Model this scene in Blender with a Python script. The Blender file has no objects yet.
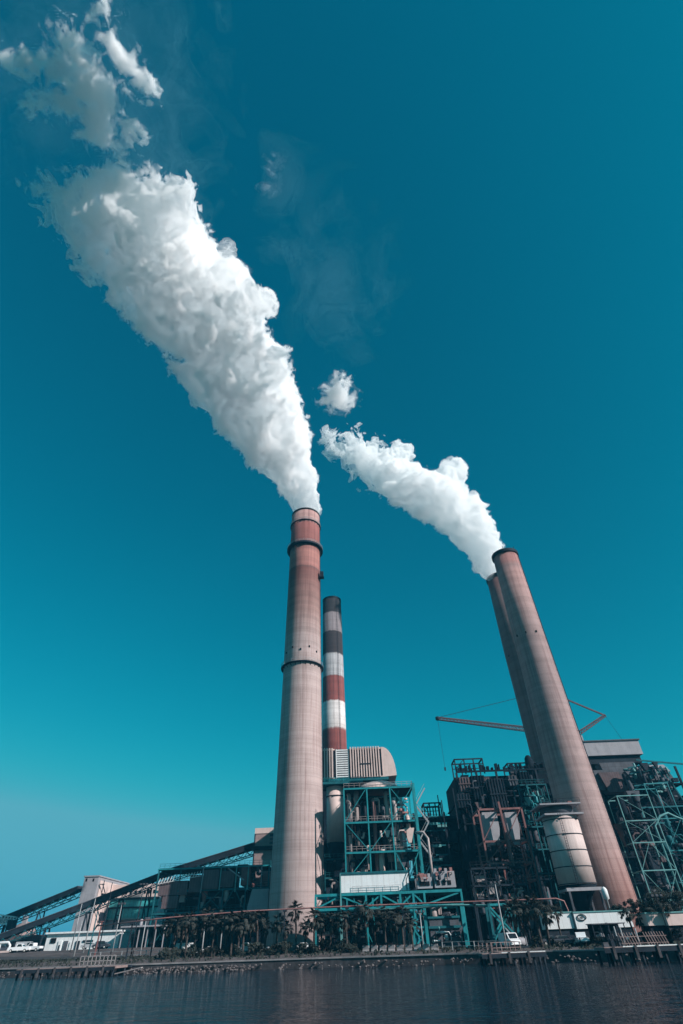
import bpy, math, random
import numpy as np
from mathutils import Vector, Matrix
R = math.radians
rnd = random.Random(7)
sc = bpy.context.scene
COL = sc.collection
# ------------------------------------------------------------------ camera
ALPHA, ROLL, FOC = math.atan(432/500.), R(2.2), 500.0
EYE = Vector((0, 0, 3.2))
fw = Vector((0, math.cos(ALPHA), math.sin(ALPHA)))
r0 = Vector((1, 0, 0)); u0 = r0.cross(fw)
rt = math.cos(ROLL)*r0 - math.sin(ROLL)*u0
up = math.cos(ROLL)*u0 + math.sin(ROLL)*r0
cd = bpy.data.cameras.new('camera'); cam = bpy.data.objects.new('camera', cd); COL.objects.link(cam)
cd.sensor_fit = 'VERTICAL'; cd.sensor_height = 36.0; cd.lens = 36.0*FOC/1024.0
cd.clip_start = 0.5; cd.clip_end = 12000
cam.matrix_world = Matrix(((rt.x, up.x, -fw.x, EYE.x), (rt.y, up.y, -fw.y, EYE.y), (rt.z, up.z, -fw.z, EYE.z), (0, 0, 0, 1)))
sc.camera = cam
# ------------------------------------------------------------------ sky and sun
SUN_EL, SUN_AZ = 28.0, 121.0        # azimuth clockwise from +Y (view direction)
w = bpy.data.worlds.new('World'); sc.world = w; w.use_nodes = True
nt = w.node_tree; nt.nodes.clear()
sky = nt.nodes.new('ShaderNodeTexSky'); sky.sky_type = 'NISHITA'; sky.sun_disc = False
sky.sun_elevation = R(SUN_EL); sky.sun_rotation = R(SUN_AZ); sky.air_density = 1.0; sky.dust_density = 0.6; sky.ozone_density = 1.0
sep = nt.nodes.new('ShaderNodeSeparateColor'); comb = nt.nodes.new('ShaderNodeCombineColor')
bg = nt.nodes.new('ShaderNodeBackground'); wo = nt.nodes.new('ShaderNodeOutputWorld')
nt.links.new(sky.outputs[0], sep.inputs[0])
SKYG = ((0.00046, 6.0, 1.05), (0.975, 0.97, 4.2), (1.08, 0.86, 5.2))     # colour grade of the photograph: (gain, power, ceiling) per channel
for i, (g, p, top) in enumerate(SKYG):
    a = nt.nodes.new('ShaderNodeMath'); a.operation = 'POWER'; a.inputs[1].default_value = p
    b = nt.nodes.new('ShaderNodeMath'); b.operation = 'MULTIPLY'; b.inputs[1].default_value = g
    c = nt.nodes.new('ShaderNodeMath'); c.operation = 'SMOOTH_MIN'; c.inputs[1].default_value = top; c.inputs[2].default_value = top*0.25
    nt.links.new(sep.outputs[i], a.inputs[0]); nt.links.new(a.outputs[0], b.inputs[0]); nt.links.new(b.outputs[0], c.inputs[0]); nt.links.new(c.outputs[0], comb.inputs[i])
nt.links.new(comb.outputs[0], bg.inputs[0]); bg.inputs[1].default_value = 0.080
nt.links.new(bg.outputs[0], wo.inputs[0])
sl = bpy.data.lights.new('sun', 'SUN'); sl.energy = 5.0; sl.angle = R(0.53); sl.color = (1.0, 0.925, 0.90)
so = bpy.data.objects.new('sun', sl); COL.objects.link(so)
sd = Vector((math.sin(R(SUN_AZ))*math.cos(R(SUN_EL)), math.cos(R(SUN_AZ))*math.cos(R(SUN_EL)), math.sin(R(SUN_EL))))
so.rotation_euler = sd.to_track_quat('Z', 'Y').to_euler()
sc.view_settings.view_transform = 'Standard'; sc.view_settings.look = 'None'
sc.view_settings.exposure = 0.34; sc.view_settings.gamma = 1.0; sc.view_settings.use_curve_mapping = False
cy = sc.cycles
cy.max_bounces = 44; cy.volume_bounces = 44; cy.diffuse_bounces = 3; cy.glossy_bounces = 3; cy.transmission_bounces = 4; cy.transparent_max_bounces = 12
cy.use_adaptive_sampling = True; cy.adaptive_threshold = 0.02
cy.volume_max_steps = 256

# ------------------------------------------------------------------ survey helpers: where a sight line meets a chosen depth or height
def ray(px, py): return fw + rt*((px-341.5)/FOC) - up*((py-512)/FOC)
def at(px, py, Y):
    d = ray(px, py); return EYE + d*((Y-EYE.y)/d.y)
def atz(px, py, z):
    d = ray(px, py); return EYE + d*((z-EYE.z)/d.z)
def rect(px0, px1, pt, pb, Y):
    m = (pt+pb)/2; c = (px0+px1)/2
    return at(px0, m, Y).x, at(px1, m, Y).x, at(c, pb, Y).z, at(c, pt, Y).z

# ------------------------------------------------------------------ objects
def tag(o, label=None, cat=None, group=None, kind=None):
    for k, v in (('label', label), ('category', cat), ('group', group), ('kind', kind)):
        if v: o[k] = v
    return o
def thing(name, label, cat, loc=(0, 0, 0), rz=0, group=None):
    o = bpy.data.objects.new(name, None); COL.objects.link(o)
    o.location = loc; o.rotation_euler = (0, 0, rz); o.empty_display_size = 0.5
    return tag(o, label, cat, group)
def root_loc(o):
    while o.parent: o = o.parent
    return o.location
class MB:
    def __init__(s): s.v = []; s.f = []; s.sm = []
    def add(s, vs, fs, smooth=False):
        b = len(s.v); s.v += [tuple(v) for v in vs]
        for f in fs: s.f.append(tuple(b+i for i in f)); s.sm.append(smooth)
        return s
    def box(s, x0, x1, y0, y1, z0, z1):
        vs = [(x, y, z) for z in (z0, z1) for y in (y0, y1) for x in (x0, x1)]
        return s.add(vs, [(0, 2, 3, 1), (4, 5, 7, 6), (0, 1, 5, 4), (2, 6, 7, 3), (0, 4, 6, 2), (1, 3, 7, 5)])
    def bar(s, p, q, w=0.2, h=None):
        p = Vector(p); q = Vector(q); h = h or w; d = (q-p)
        if d.length < 1e-6: return s
        d.normalize(); a = Vector((0, 0, 1)) if abs(d.z) < 0.95 else Vector((0, 1, 0))
        e = d.cross(a).normalized(); g = e.cross(d).normalized()
        vs = [b + e*(i*w/2) + g*(j*h/2) for b in (p, q) for i, j in ((-1, -1), (1, -1), (1, 1), (-1, 1))]
        return s.add(vs, [(0, 3, 2, 1), (4, 5, 6, 7), (0, 1, 5, 4), (1, 2, 6, 5), (2, 3, 7, 6), (3, 0, 4, 7)])
    def tube(s, p, q, r, n=10, r2=None, cap=True):
        return s.pipe([p, q], r, n, [r, r if r2 is None else r2], cap)
    def pipe(s, pts, r, n=8, rs=None, cap=True):
        pts = [Vector(p) for p in pts]; vs = []; fs = []; prev = None
        for i, p in enumerate(pts):
            d = (pts[min(i+1, len(pts)-1)] - pts[max(i-1, 0)]).normalized()
            a = Vector((0, 0, 1)) if abs(d.z) < 0.95 else Vector((0, 1, 0))
            e = d.cross(a).normalized() if prev is None else (prev - d*prev.dot(d)).normalized()
            prev = e; g = d.cross(e)
            rr = rs[i] if rs else r
            vs += [p + (e*math.cos(2*math.pi*k/n) + g*math.sin(2*math.pi*k/n))*rr for k in range(n)]
        for i in range(len(pts)-1):
            for k in range(n):
                fs.append((i*n+k, i*n+(k+1) % n, (i+1)*n+(k+1) % n, (i+1)*n+k))
        s.add(vs, fs, True)
        if cap:
            b = len(s.v)-len(vs)
            s.f.append(tuple(b+k for k in reversed(range(n)))); s.sm.append(False)
            s.f.append(tuple(b+(len(pts)-1)*n+k for k in range(n))); s.sm.append(False)
        return s
    def lathe(s, cx, cy_, prof, n=48, smooth=True, close=False):
        vs = []; fs = []
        for r, z in prof:
            vs += [(cx+r*math.cos(2*math.pi*k/n), cy_+r*math.sin(2*math.pi*k/n), z) for k in range(n)]
        m = len(prof)
        for i in range(m if close else m-1):
            j = (i+1) % m
            for k in range(n):
                fs.append((i*n+k, i*n+(k+1) % n, j*n+(k+1) % n, j*n+k))
        s.add(vs, fs, smooth)
        if not close:
            b = len(s.v)-len(vs)
            if prof[0][0] > 1e-3: s.f.append(tuple(b+k for k in reversed(range(n)))); s.sm.append(False)
            if prof[-1][0] > 1e-3: s.f.append(tuple(b+(m-1)*n+k for k in range(n))); s.sm.append(False)
        return s
    def ring(s, cx, cy_, ri, ro, z0, z1, n=48):
        return s.lathe(cx, cy_, [(ri, z0), (ro, z0), (ro, z1), (ri, z1)], n, False, True)
    def rail(s, pts, h=1.1, post=1.6, w=0.06, rails=2):
        pts = [Vector(p) for p in pts]
        for a, b in zip(pts, pts[1:]):
            L = (b-a).length; n = max(1, int(round(L/post)))
            for k in range(rails):
                z = Vector((0, 0, h*(k+1)/rails)); s.bar(a+z, b+z, w)
            for i in range(n+1):
                c = a.lerp(b, i/n); s.bar(c, c+Vector((0, 0, h)), w)
        return s
    def build(s, name, m, parent=None, local=False):
        me = bpy.data.meshes.new(name)
        off = Vector((0, 0, 0)) if (parent is None or local) else Vector(root_loc(parent))
        me.from_pydata([(v[0]-off.x, v[1]-off.y, v[2]-off.z) for v in s.v], [], s.f)
        me.polygons.foreach_set('use_smooth', s.sm); me.update()
        me.materials.append(m)
        o = bpy.data.objects.new(name, me); COL.objects.link(o)
        if parent is not None: o.parent = parent
        return o

# ------------------------------------------------------------------ materials
def newmat(name):
    m = bpy.data.materials.new(name); m.use_nodes = True
    return m, m.node_tree, m.node_tree.nodes['Principled BSDF']
def mat(name, col, rough=0.7, metal=0.0, var=0.25, scale=0.5, streak=0.25, dirt=(0.05, 0.045, 0.045), dirt_amt=0.35, bump=0.0, seams=None, spec=None):
    m, t, b = newmat(name); N = t.nodes.new; Lk = t.links.new
    geo = N('ShaderNodeNewGeometry')
    def noise(sx, sy, sz, sc_, det=5, ro=0.6):
        mp = N('ShaderNodeMapping'); mp.inputs['Scale'].default_value = (sx, sy, sz); Lk(geo.outputs['Position'], mp.inputs[0])
        n = N('ShaderNodeTexNoise'); n.inputs['Scale'].default_value = sc_; n.inputs['Detail'].default_value = det; n.inputs['Roughness'].default_value = ro
        Lk(mp.outputs[0], n.inputs['Vector']); return n.outputs['Fac']
    def ramp(src, a, c, lo, hi):
        r = N('ShaderNodeMapRange'); r.inputs[1].default_value = a; r.inputs[2].default_value = c; r.inputs[3].default_value = lo; r.inputs[4].default_value = hi
        Lk(src, r.inputs[0]); return r.outputs[0]
    def mix(fac, c1, c2, bt='MIX'):
        x = N('ShaderNodeMix'); x.data_type = 'RGBA'; x.blend_type = bt
        if isinstance(fac, float): x.inputs[0].default_value = fac
        else: Lk(fac, x.inputs[0])
        for i, c in ((6, c1), (7, c2)):
            if isinstance(c, tuple): x.inputs[i].default_value = (*c, 1)
            else: Lk(c, x.inputs[i])
        return x.outputs[2]
    lo = tuple(c*(1-var) for c in col); hi = tuple(min(1, c*(1+var)) for c in col)
    c = mix(ramp(noise(1, 1, 1, scale), 0.3, 0.7, 0, 1), lo, hi)
    if streak: c = mix(ramp(noise(1, 1, 0.06, 1.6, 4), 0.5, 0.8, 0, streak), c, dirt)
    if dirt_amt: c = mix(ramp(noise(1, 1, 1, 0.25, 8, 0.7), 0.52, 0.75, 0, dirt_amt), c, dirt)
    if seams:
        for ax, step, wd, am in seams:
            s_ = N('ShaderNodeSeparateXYZ'); Lk(geo.outputs['Position'], s_.inputs[0])
            q = N('ShaderNodeMath'); q.operation = 'DIVIDE'; Lk(s_.outputs[ax], q.inputs[0]); q.inputs[1].default_value = step
            fr = N('ShaderNodeMath'); fr.operation = 'FRACT'; Lk(q.outputs[0], fr.inputs[0])
            lt = N('ShaderNodeMath'); lt.operation = 'LESS_THAN'; Lk(fr.outputs[0], lt.inputs[0]); lt.inputs[1].default_value = wd
            ml = N('ShaderNodeMath'); ml.operation = 'MULTIPLY'; Lk(lt.outputs[0], ml.inputs[0]); ml.inputs[1].default_value = am
            c = mix(ml.outputs[0], c, dirt)
    Lk(c, b.inputs['Base Color']); b.inputs['Roughness'].default_value = rough; b.inputs['Metallic'].default_value = metal
    b.inputs['Specular IOR Level'].default_value = spec if spec is not None else (0.5 if rough < 0.35 else (0.08 if max(col) < 0.15 else 0.3))
    if bump:
        bp = N('ShaderNodeBump'); bp.inputs['Distance'].default_value = bump; bp.inputs['Strength'].default_value = 0.6
        Lk(noise(1, 1, 1, 2.5), bp.inputs['Height']); Lk(bp.outputs[0], b.inputs['Normal'])
    return m
# ------------------------------------------------------------------ steam: closed shells of scattering vapour, carved out of a noise field
def perlin(P, seed=0):
    rs = np.random.RandomState(seed); perm = rs.permutation(256).astype(np.int32); perm = np.concatenate([perm, perm, perm])
    G = rs.normal(size=(256, 3)).astype(np.float32); G /= np.linalg.norm(G, axis=1, keepdims=True)
    I = np.floor(P).astype(np.int32); F = (P - I).astype(np.float32); I &= 255
    U = F*F*F*(F*(F*6-15)+10); out = 0
    for dx in (0, 1):
        hx = perm[I[:, 0]+dx]; wx = U[:, 0] if dx else 1-U[:, 0]
        for dy in (0, 1):
            hy = perm[hx+I[:, 1]+dy]; wy = U[:, 1] if dy else 1-U[:, 1]
            for dz in (0, 1):
                h = perm[hy+I[:, 2]+dz] & 255; wz = U[:, 2] if dz else 1-U[:, 2]
                g = G[h]
                out = out + wx*wy*wz*(g[:, 0]*(F[:, 0]-dx)+g[:, 1]*(F[:, 1]-dy)+g[:, 2]*(F[:, 2]-dz))
    return out
def vapour_mat(name, dens, col=(0.988, 0.993, 0.994), aniso=-0.1):
    m = bpy.data.materials.new(name); m.use_nodes = True; t = m.node_tree; t.nodes.clear()
    v = t.nodes.new('ShaderNodeVolumeScatter'); o = t.nodes.new('ShaderNodeOutputMaterial')
    v.inputs['Color'].default_value = (*col, 1); v.inputs['Density'].default_value = dens; v.inputs['Anisotropy'].default_value = aniso
    t.links.new(v.outputs[0], o.inputs['Volume']); return m
def plume(name, pts, vox, levels, seed, label, cat, kind=None, group=None, nscale=1.0, side=()):
    """pts: (x, y, z, radius, softness); levels: (threshold on the field, material). Field = 1 - d/r + noise, > level is vapour."""
    import openvdb
    pts = [np.array([float(c) for c in p]) for p in pts]; side = [(np.array(a, float), np.array(b, float)) for a, b in side]
    allp = pts + [p for ab in side for p in ab]
    P0 = np.min([p[:3]-p[3]*1.9 for p in allp], 0); P1 = np.max([p[:3]+p[3]*1.9 for p in allp], 0)
    n = np.ceil((P1-P0)/vox).astype(int)+1
    ax = [P0[i]+vox*np.arange(n[i]) for i in range(3)]
    X, Y, Z = np.meshgrid(*ax, indexing='ij'); Q = np.stack([X.ravel(), Y.ravel(), Z.ravel()], 1).astype(np.float32)
    F = np.full(len(Q), -9., np.float32); S = np.zeros(len(Q), np.float32); Rr = np.ones(len(Q), np.float32)
    seq = list(zip(pts, pts[1:])) if len(pts) > 1 else [(pts[0], pts[0])]
    seq += side
    for a, b in seq:
        d = (b-a)[:3]; L2 = max(float(d@d), 1e-6)
        t = np.clip((Q-a[:3].astype(np.float32))@d.astype(np.float32)/L2, 0, 1)
        C = a[:3][None].astype(np.float32)+t[:, None]*d[None].astype(np.float32)
        rr = a[3]+(b[3]-a[3])*t; D = np.linalg.norm(Q-C, axis=1)
        f = 1-D/rr; k = f > F
        F[k] = f[k]; S[k] = (a[4]+(b[4]-a[4])*t)[k]; Rr[k] = rr[k]
    act = (F > -0.9) & (F < 1.0)
    q = Q[act]; s = S[act]; rr = Rr[act]; o = np.zeros(len(q), np.float32)
    W = np.stack([perlin(q/(14*nscale)+31, seed+5), perlin(q/(14*nscale)+57, seed+6), perlin(q/(14*nscale)+91, seed+7)], 1)
    qw = q + W*(4+16*s[:, None])*nscale
    amp = 1.22; sc_ = 20.0*nscale; tot = np.zeros(len(q), np.float32); full_ = 0.0
    for k in range(7):
        nz = perlin(qw/sc_+7.3*k, seed+10+k)
        bil = 1-2.4*np.abs(nz)                 # round puffs with sharp creases
        gate = np.clip(rr/(0.5*sc_), 0, 1)     # thin necks only take small puffs
        o += amp*gate*((1-s)*(0.40*(bil-0.42)) + s*((0.9 if k == 0 else 2.6)*nz-0.13))
        tot += amp*gate; full_ += amp
        amp *= 0.7; sc_ *= 0.5
        if sc_ < vox*1.6: break
    F[act] += o*np.minimum(full_/np.maximum(tot, 1e-3), 2.4)
    F = F.reshape(n)
    for sl_ in ((0,), (-1,)):
        F[sl_[0], :, :] = -1; F[:, sl_[0], :] = -1; F[:, :, sl_[0]] = -1
    V = []; FS = []; MI = []; base = 0
    for li, (lev, m, sgn) in enumerate(levels):
        g = openvdb.FloatGrid(-1.0); g.copyFromArray(np.ascontiguousarray(F))
        g.transform = openvdb.createLinearTransform(voxelSize=1.0)
        vs, tri, quad = g.convertToPolygons(isovalue=lev, adaptivity=0.0)
        vs = np.array(vs)*vox + P0
        V.append(vs)
        for arr in (tri, quad):
            for f_ in (np.array(arr)[:, ::-sgn]+base).tolist(): FS.append(f_); MI.append(li)
        base += len(vs)
    V = np.concatenate(V)
    org = Vector((pts[0][0], pts[0][1], pts[0][2]))
    me = bpy.data.meshes.new(name); me.from_pydata((V-np.array(org)).tolist(), [], FS)
    for _, m, _s in levels: me.materials.append(m)
    me.polygons.foreach_set('material_index', MI); me.polygons.foreach_set('use_smooth', [True]*len(FS)); me.update()
    ob = bpy.data.objects.new(name, me); ob.location = org; COL.objects.link(ob)
    print(name, n, len(V), len(FS))
    return tag(ob, label, cat, group, kind)
V_core, V_mid, V_thin, V_veil = vapour_mat('steam_core', 0.07, aniso=0.3), vapour_mat('steam_edge', 0.55, aniso=0.1), vapour_mat('steam_wisp', 0.05), vapour_mat('steam_veil', 0.0022, (0.5, 0.95, 1.0))
V_wisp = vapour_mat('steam_faint', 0.015)
V_tear, V_puff = vapour_mat('steam_tear', 0.22, aniso=0.25), vapour_mat('steam_puff', 0.45, aniso=0.1)
BILLOW = ((0.0, V_thin, 1), (0.05, V_mid, 1), (0.22, V_mid, -1), (0.20, V_core, 1))
TORN = ((0.0, V_thin, 1), (0.18, V_tear, 1), (0.45, V_puff, 1))
def PY(px, py, Y, rpx, s):
    p = at(px, py, Y); D = (p-EYE).dot(fw); return (p.x, p.y, p.z, rpx*D/FOC/1.0, s)
def PP(px, py, z, rpx, s):
    p = atz(px, py, z); D = (p-EYE).dot(fw); return (p.x, p.y, p.z, rpx*D/FOC/1.0, s)
main_pts = [PP(307, 511, 152, 10, 0.0), PP(304, 498, 157, 11, 0.0), PP(294, 477, 165, 17, 0.0), PP(279, 447, 173, 25, 0.0), PP(258, 412, 181, 31, 0.02), PP(236, 370, 188, 39, 0.05),
            PP(212, 325, 195, 44, 0.12), PP(174, 280, 200, 47, 0.22), PP(133, 248, 204, 42, 0.42), PP(104, 228, 206, 28, 0.65)]
side = [(PP(230, 300, 194, 34, 0.1), PP(262, 305, 194, 14, 0.2)), (PP(200, 400, 184, 9, 0.1), PP(215, 396, 184, 16, 0.1))]
hside = [(PP(150, 225, 200, 38, 0.3), PP(176, 200, 200, 20, 0.6)), (PP(90, 224, 204, 34, 0.5), PP(60, 208, 205, 17, 0.8)), (PP(215, 262, 197, 10, 0.8), PP(226, 252, 197, 9, 1.0))]
plume('steam_plume', main_pts, 0.6, BILLOW, 27,
      'tall billowing white plume rising from the banded grey chimney', 'steam plume', side=side+hside, nscale=0.85)
top_pts = [PP(102, 138, 210, 12, 0.9), PP(100, 116, 212, 25, 0.7), PP(88, 88, 214, 28, 0.7), PP(74, 56, 216, 19, 0.8), PP(66, 28, 217, 10, 1.0)]
wsp = [PP(30, 188, 206, 8, 1.0), PP(52, 194, 206, 13, 1.0), PP(84, 190, 207, 15, 1.0), PP(104, 182, 208, 15, 1.0), PP(128, 184, 206, 15, 1.0), PP(158, 188, 203, 14, 1.0)]
plume('steam_cloud', wsp, 0.55, TORN, 33,
      'ragged wisps torn from the upper end of the big plume', 'steam cloud', nscale=0.36)
tside = [(PP(112, 40, 214, 12, 1.0), PP(146, 84, 214, 13, 1.0)), (PP(36, 108, 214, 12, 1.0), PP(60, 100, 214, 16, 0.9)), (PP(100, 10, 216, 14, 1.0), PP(106, 0, 216, 14, 1.0)), (PP(116, 140, 212, 14, 0.9), PP(132, 132, 212, 12, 1.0)),
         (PP(20, 60, 215, 10, 1.0), PP(48, 64, 215, 9, 1.0))]
plume('steam_cloud', top_pts, 0.6, TORN, 21,
      'torn white cloud of steam drifting above the big plume', 'steam cloud', side=tside, nscale=0.42)
plume('steam_cloud', [PP(8, 62, 215, 11, 0.6), PP(22, 65, 215, 13, 0.55), PP(30, 66, 215, 8, 0.9)], 0.55, TORN, 8,
      'small bright scrap of steam at the upper left edge of the sky', 'steam cloud', nscale=0.34)
right_pts = [PY(492, 574, 199, 8, 0.0), PY(488, 562, 200, 12, 0.0), PY(480, 540, 201, 15, 0.0), PY(463, 517, 202, 19, 0.05), PY(437, 499, 203, 21, 0.15), PY(405, 485, 204, 20, 0.32), PY(377, 471, 205, 19, 0.5), PY(353, 452, 206, 13, 0.75), PY(332, 441, 206, 9, 1.0)]
rside = [(PY(440, 490, 203, 12, 0.1), PY(453, 473, 203, 13, 0.25)), (PY(395, 470, 204, 10, 0.3), PY(402, 454, 204, 12, 0.5)), (PY(362, 458, 205, 14, 0.4), PY(352, 437, 205, 9, 0.9)), (PY(375, 455, 205, 10, 0.5), PY(374, 445, 205, 9, 0.8))]
plume('steam_plume', right_pts, 0.65, BILLOW, 44,
      'shorter white plume drifting left from the pair of brown chimneys', 'steam plume', nscale=0.72, side=rside)
plume('steam_cloud', [PP(330, 399, 166, 13, 0.55), PP(340, 396, 166, 16, 0.5), PP(344, 382, 167, 10, 0.9)], 0.5, TORN, 60,
      'small round puff of steam floating between the two plumes', 'steam cloud', nscale=0.36)
plume('steam_cloud', [PP(268, 186, 200, 9, 1.0), PP(272, 170, 200, 9, 1.0), PP(280, 160, 200, 6, 1)], 0.55, ((0.0, V_wisp, 1), (0.3, V_wisp, 1), (0.6, V_thin, 1)), 91,
      'tiny faint wisp of steam high above the grey chimney', 'steam cloud', nscale=0.3)
plume('steam_veil', [PP(280, 150, 200, 14, 1.0), PP(300, 190, 200, 28, 1.0), PP(325, 240, 195, 42, 1.0), PP(340, 300, 190, 40, 1.0), PP(345, 360, 175, 22, 1.0)], 1.6, ((-0.05, V_veil, 1), (0.2, V_veil, 1), (0.45, V_veil, 1)), 71,
      'very thin veil of vapour hanging in the blue right of the big plume', 'steam', 'stuff', nscale=1.8)
plume('steam_veil', [PP(60, 110, 225, 55, 1.0), PP(110, 110, 225, 75, 1.0), PP(160, 170, 220, 45, 1.0), PP(120, 40, 225, 65, 1.0)], 1.6, ((-0.25, V_veil, 1), (0.1, V_veil, 1), (0.35, V_veil, 1)), 83,
      'pale thin veil of vapour around the torn upper cloud', 'steam', 'stuff', nscale=1.6)
# ------------------------------------------------------------------ setting: water, ground, bank
def gz_(x, y):
    b = 2.2 + (1.7-2.2)*min(1, max(0, (x+5)/45.0))
    t = min(1, max(0, (y-148)/34.0)); t = t*t*(3-2*t)
    l = min(1, max(0, (-34-x)/22.0))
    return b + 2.0*t*l
def water_mat():
    m, t, b = newmat('water'); N = t.nodes.new; Lk = t.links.new
    b.inputs['Base Color'].default_value = (0.006, 0.013, 0.022, 1); b.inputs['Roughness'].default_value = 0.05; b.inputs['IOR'].default_value = 1.22
    geo = N('ShaderNodeNewGeometry'); h = None
    for sx, sy, scl, amp in ((0.22, 0.75, 1.0, 0.9), (0.7, 2.0, 1.0, 0.45), (2.2, 5.0, 1.0, 0.14), (0.03, 0.12, 1.0, 1.6)):
        mp = N('ShaderNodeMapping'); mp.inputs['Scale'].default_value = (sx, sy, 1); mp.inputs['Rotation'].default_value = (0, 0, 0.2*scl+sx*0.2)
        Lk(geo.outputs['Position'], mp.inputs[0]); n = N('ShaderNodeTexNoise'); n.inputs['Scale'].default_value = scl; n.inputs['Detail'].default_value = 3
        Lk(mp.outputs[0], n.inputs['Vector']); a = N('ShaderNodeMath'); a.operation = 'MULTIPLY'; a.inputs[1].default_value = amp; Lk(n.outputs['Fac'], a.inputs[0])
        if h is None: h = a.outputs[0]
        else:
            s = N('ShaderNodeMath'); s.operation = 'ADD'; Lk(h, s.inputs[0]); Lk(a.outputs[0], s.inputs[1]); h = s.outputs[0]
    bp = N('ShaderNodeBump'); bp.inputs['Distance'].default_value = 0.38; bp.inputs['Strength'].default_value = 1.0; Lk(h, bp.inputs['Height']); Lk(bp.outputs[0], b.inputs['Normal'])
    return m
M_water = water_mat()
M_ground = mat('packed_ground', (0.10, 0.085, 0.085), 0.95, var=0.35, scale=0.3, streak=0, dirt=(0.05, 0.05, 0.045), dirt_amt=0.6, bump=0.05)
M_wall = mat('dark_seawall', (0.07, 0.065, 0.07), 0.9, var=0.4, scale=1.2, streak=0.5)
M_cap = mat('concrete_cap', (0.30, 0.27, 0.27), 0.9, var=0.4, scale=0.5, streak=0, dirt_amt=0.7)
M_road = mat('asphalt', (0.06, 0.058, 0.06), 0.9, var=0.2, streak=0)
SHORE = [(-420, 262), (-110, 150), (-74, 140), (-44, 132), (-22, 128.5), (-3, 124), (15, 118), (32, 110.5), (46, 101), (70, 88), (150, 56), (500, -60)]
tag(MB().add([(-6000, -400, 0), (6000, -400, 0), (6000, 400, 0), (-6000, 400, 0)], [(0, 1, 2, 3)]).build('water', M_water), kind='structure')
dense = []
for (x0, y0), (x1, y1) in zip(SHORE, SHORE[1:]):
    n = max(1, int(math.hypot(x1-x0, y1-y0)/5))
    dense += [(x0+(x1-x0)*k/n, y0+(y1-y0)*k/n) for k in range(n)]
dense.append(SHORE[-1])
def land(name, m, offs, zf):
    vs = []; fs = []; n = len(dense)
    for j, o in enumerate(offs):
        for i, (x, y) in enumerate(dense): vs.append((x, y+o, zf(x, y+o, o)))
    for j in range(len(offs)-1):
        for i in range(n-1): fs.append((j*n+i, j*n+i+1, (j+1)*n+i+1, (j+1)*n+i))
    return tag(MB().add(vs, fs, True).build(name, m), kind='structure')
gr = random.Random(3)
def gzf(x, y, o):
    g = gz_(x, y)
    if o < 9: return 1.3 + (g-1.3)*(o/9)**0.8 + gr.uniform(-.08, .08)
    return g + (gr.uniform(-.05, .05) if o < 60 else 0)
land('ground', M_ground, [0.5, 1.5, 3, 4.5, 6, 9, 12, 16, 20, 26, 33, 42, 55, 80, 130, 400, 1500, 8000], gzf)
land('road', M_road, [14.0, 19.5], lambda x, y, o: max(gz_(x, y-1.5), gz_(x, y), gz_(x, y+1.5))+0.12)
sw = thing('seawall', 'long dark waterside wall with a pale worn concrete cap', 'seawall', (0, 126, 0))
wb = MB(); cb = MB()
for (x0, y0), (x1, y1) in zip(SHORE, SHORE[1:]):
    for mb, a, b_, z0, z1 in ((wb, 0, 0.6, -1.5, 1.25), (cb, -0.15, 0.95, 1.253, 1.45)):
        vs = [(x, y+o, z) for z in (z0, z1) for (x, y, o) in ((x0, y0, a), (x1, y1, a), (x1, y1, b_), (x0, y0, b_))]
        mb.add(vs, [(0, 3, 2, 1), (4, 5, 6, 7), (0, 1, 5, 4), (1, 2, 6, 5), (2, 3, 7, 6), (3, 0, 4, 7)])
wb.build('wall', M_wall, sw); cb.build('cap', M_cap, sw)
# ------------------------------------------------------------------ materials
M_teal = mat('teal_painted_steel', (0.012, 0.21, 0.235), 0.5, var=0.25, scale=0.6, streak=0.3, dirt=(0.03, 0.08, 0.09))
M_teald = mat('weathered_teal_steel', (0.015, 0.11, 0.13), 0.6, var=0.3, dirt=(0.02, 0.03, 0.035))
M_tealp = mat('pale_teal_steel', (0.11, 0.29, 0.29), 0.6, var=0.3)
M_dark = mat('shade_dark_cladding', (0.008, 0.015, 0.023), 0.8, var=0.4, scale=0.2, dirt=(0.008, 0.012, 0.016), seams=((0, 3.1, 0.05, 0.7), (2, 4.3, 0.05, 0.7)))  # deep shade of the open steelwork is put into this near-black colour
M_dark2 = mat('dark_grey_steel', (0.020, 0.028, 0.038), 0.7, var=0.35, dirt=(0.02, 0.02, 0.025))
M_mid = mat('grey_duct_cladding', (0.085, 0.09, 0.105), 0.6, var=0.35, scale=0.3, streak=0.5, seams=((2, 2.2, 0.06, 0.5),))
M_brown = mat('brown_cladding', (0.125, 0.09, 0.095), 0.75, var=0.3, seams=((0, 0.8, 0.18, 0.5),))
M_rust = mat('red_primer_steel', (0.20, 0.085, 0.08), 0.7, var=0.3)
M_pink = mat('pink_red_pipe', (0.33, 0.15, 0.14), 0.6, var=0.25, scale=0.3)
M_white = mat('white_cladding', (0.70, 0.72, 0.72), 0.5, var=0.08, streak=0.3, dirt=(0.3, 0.25, 0.24), seams=((0, 1.3, 0.05, 0.4),))
M_cream = mat('cream_sheet_metal', (0.62, 0.48, 0.44), 0.6, var=0.12, streak=0.3, dirt=(0.25, 0.15, 0.13), dirt_amt=0.3)
M_silo = mat('silo_shell', (0.55, 0.44, 0.41), 0.6, var=0.12, streak=0.45, dirt=(0.2, 0.14, 0.13), dirt_amt=0.4)
M_grey = mat('pale_grey_panel', (0.30, 0.29, 0.31), 0.7, var=0.15, streak=0.25)
M_pipe = mat('insulated_pipe', (0.36, 0.30, 0.29), 0.45, var=0.3)
M_black = mat('black_opening', (0.008, 0.009, 0.011), 0.6, var=0.2, streak=0, dirt_amt=0)
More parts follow.
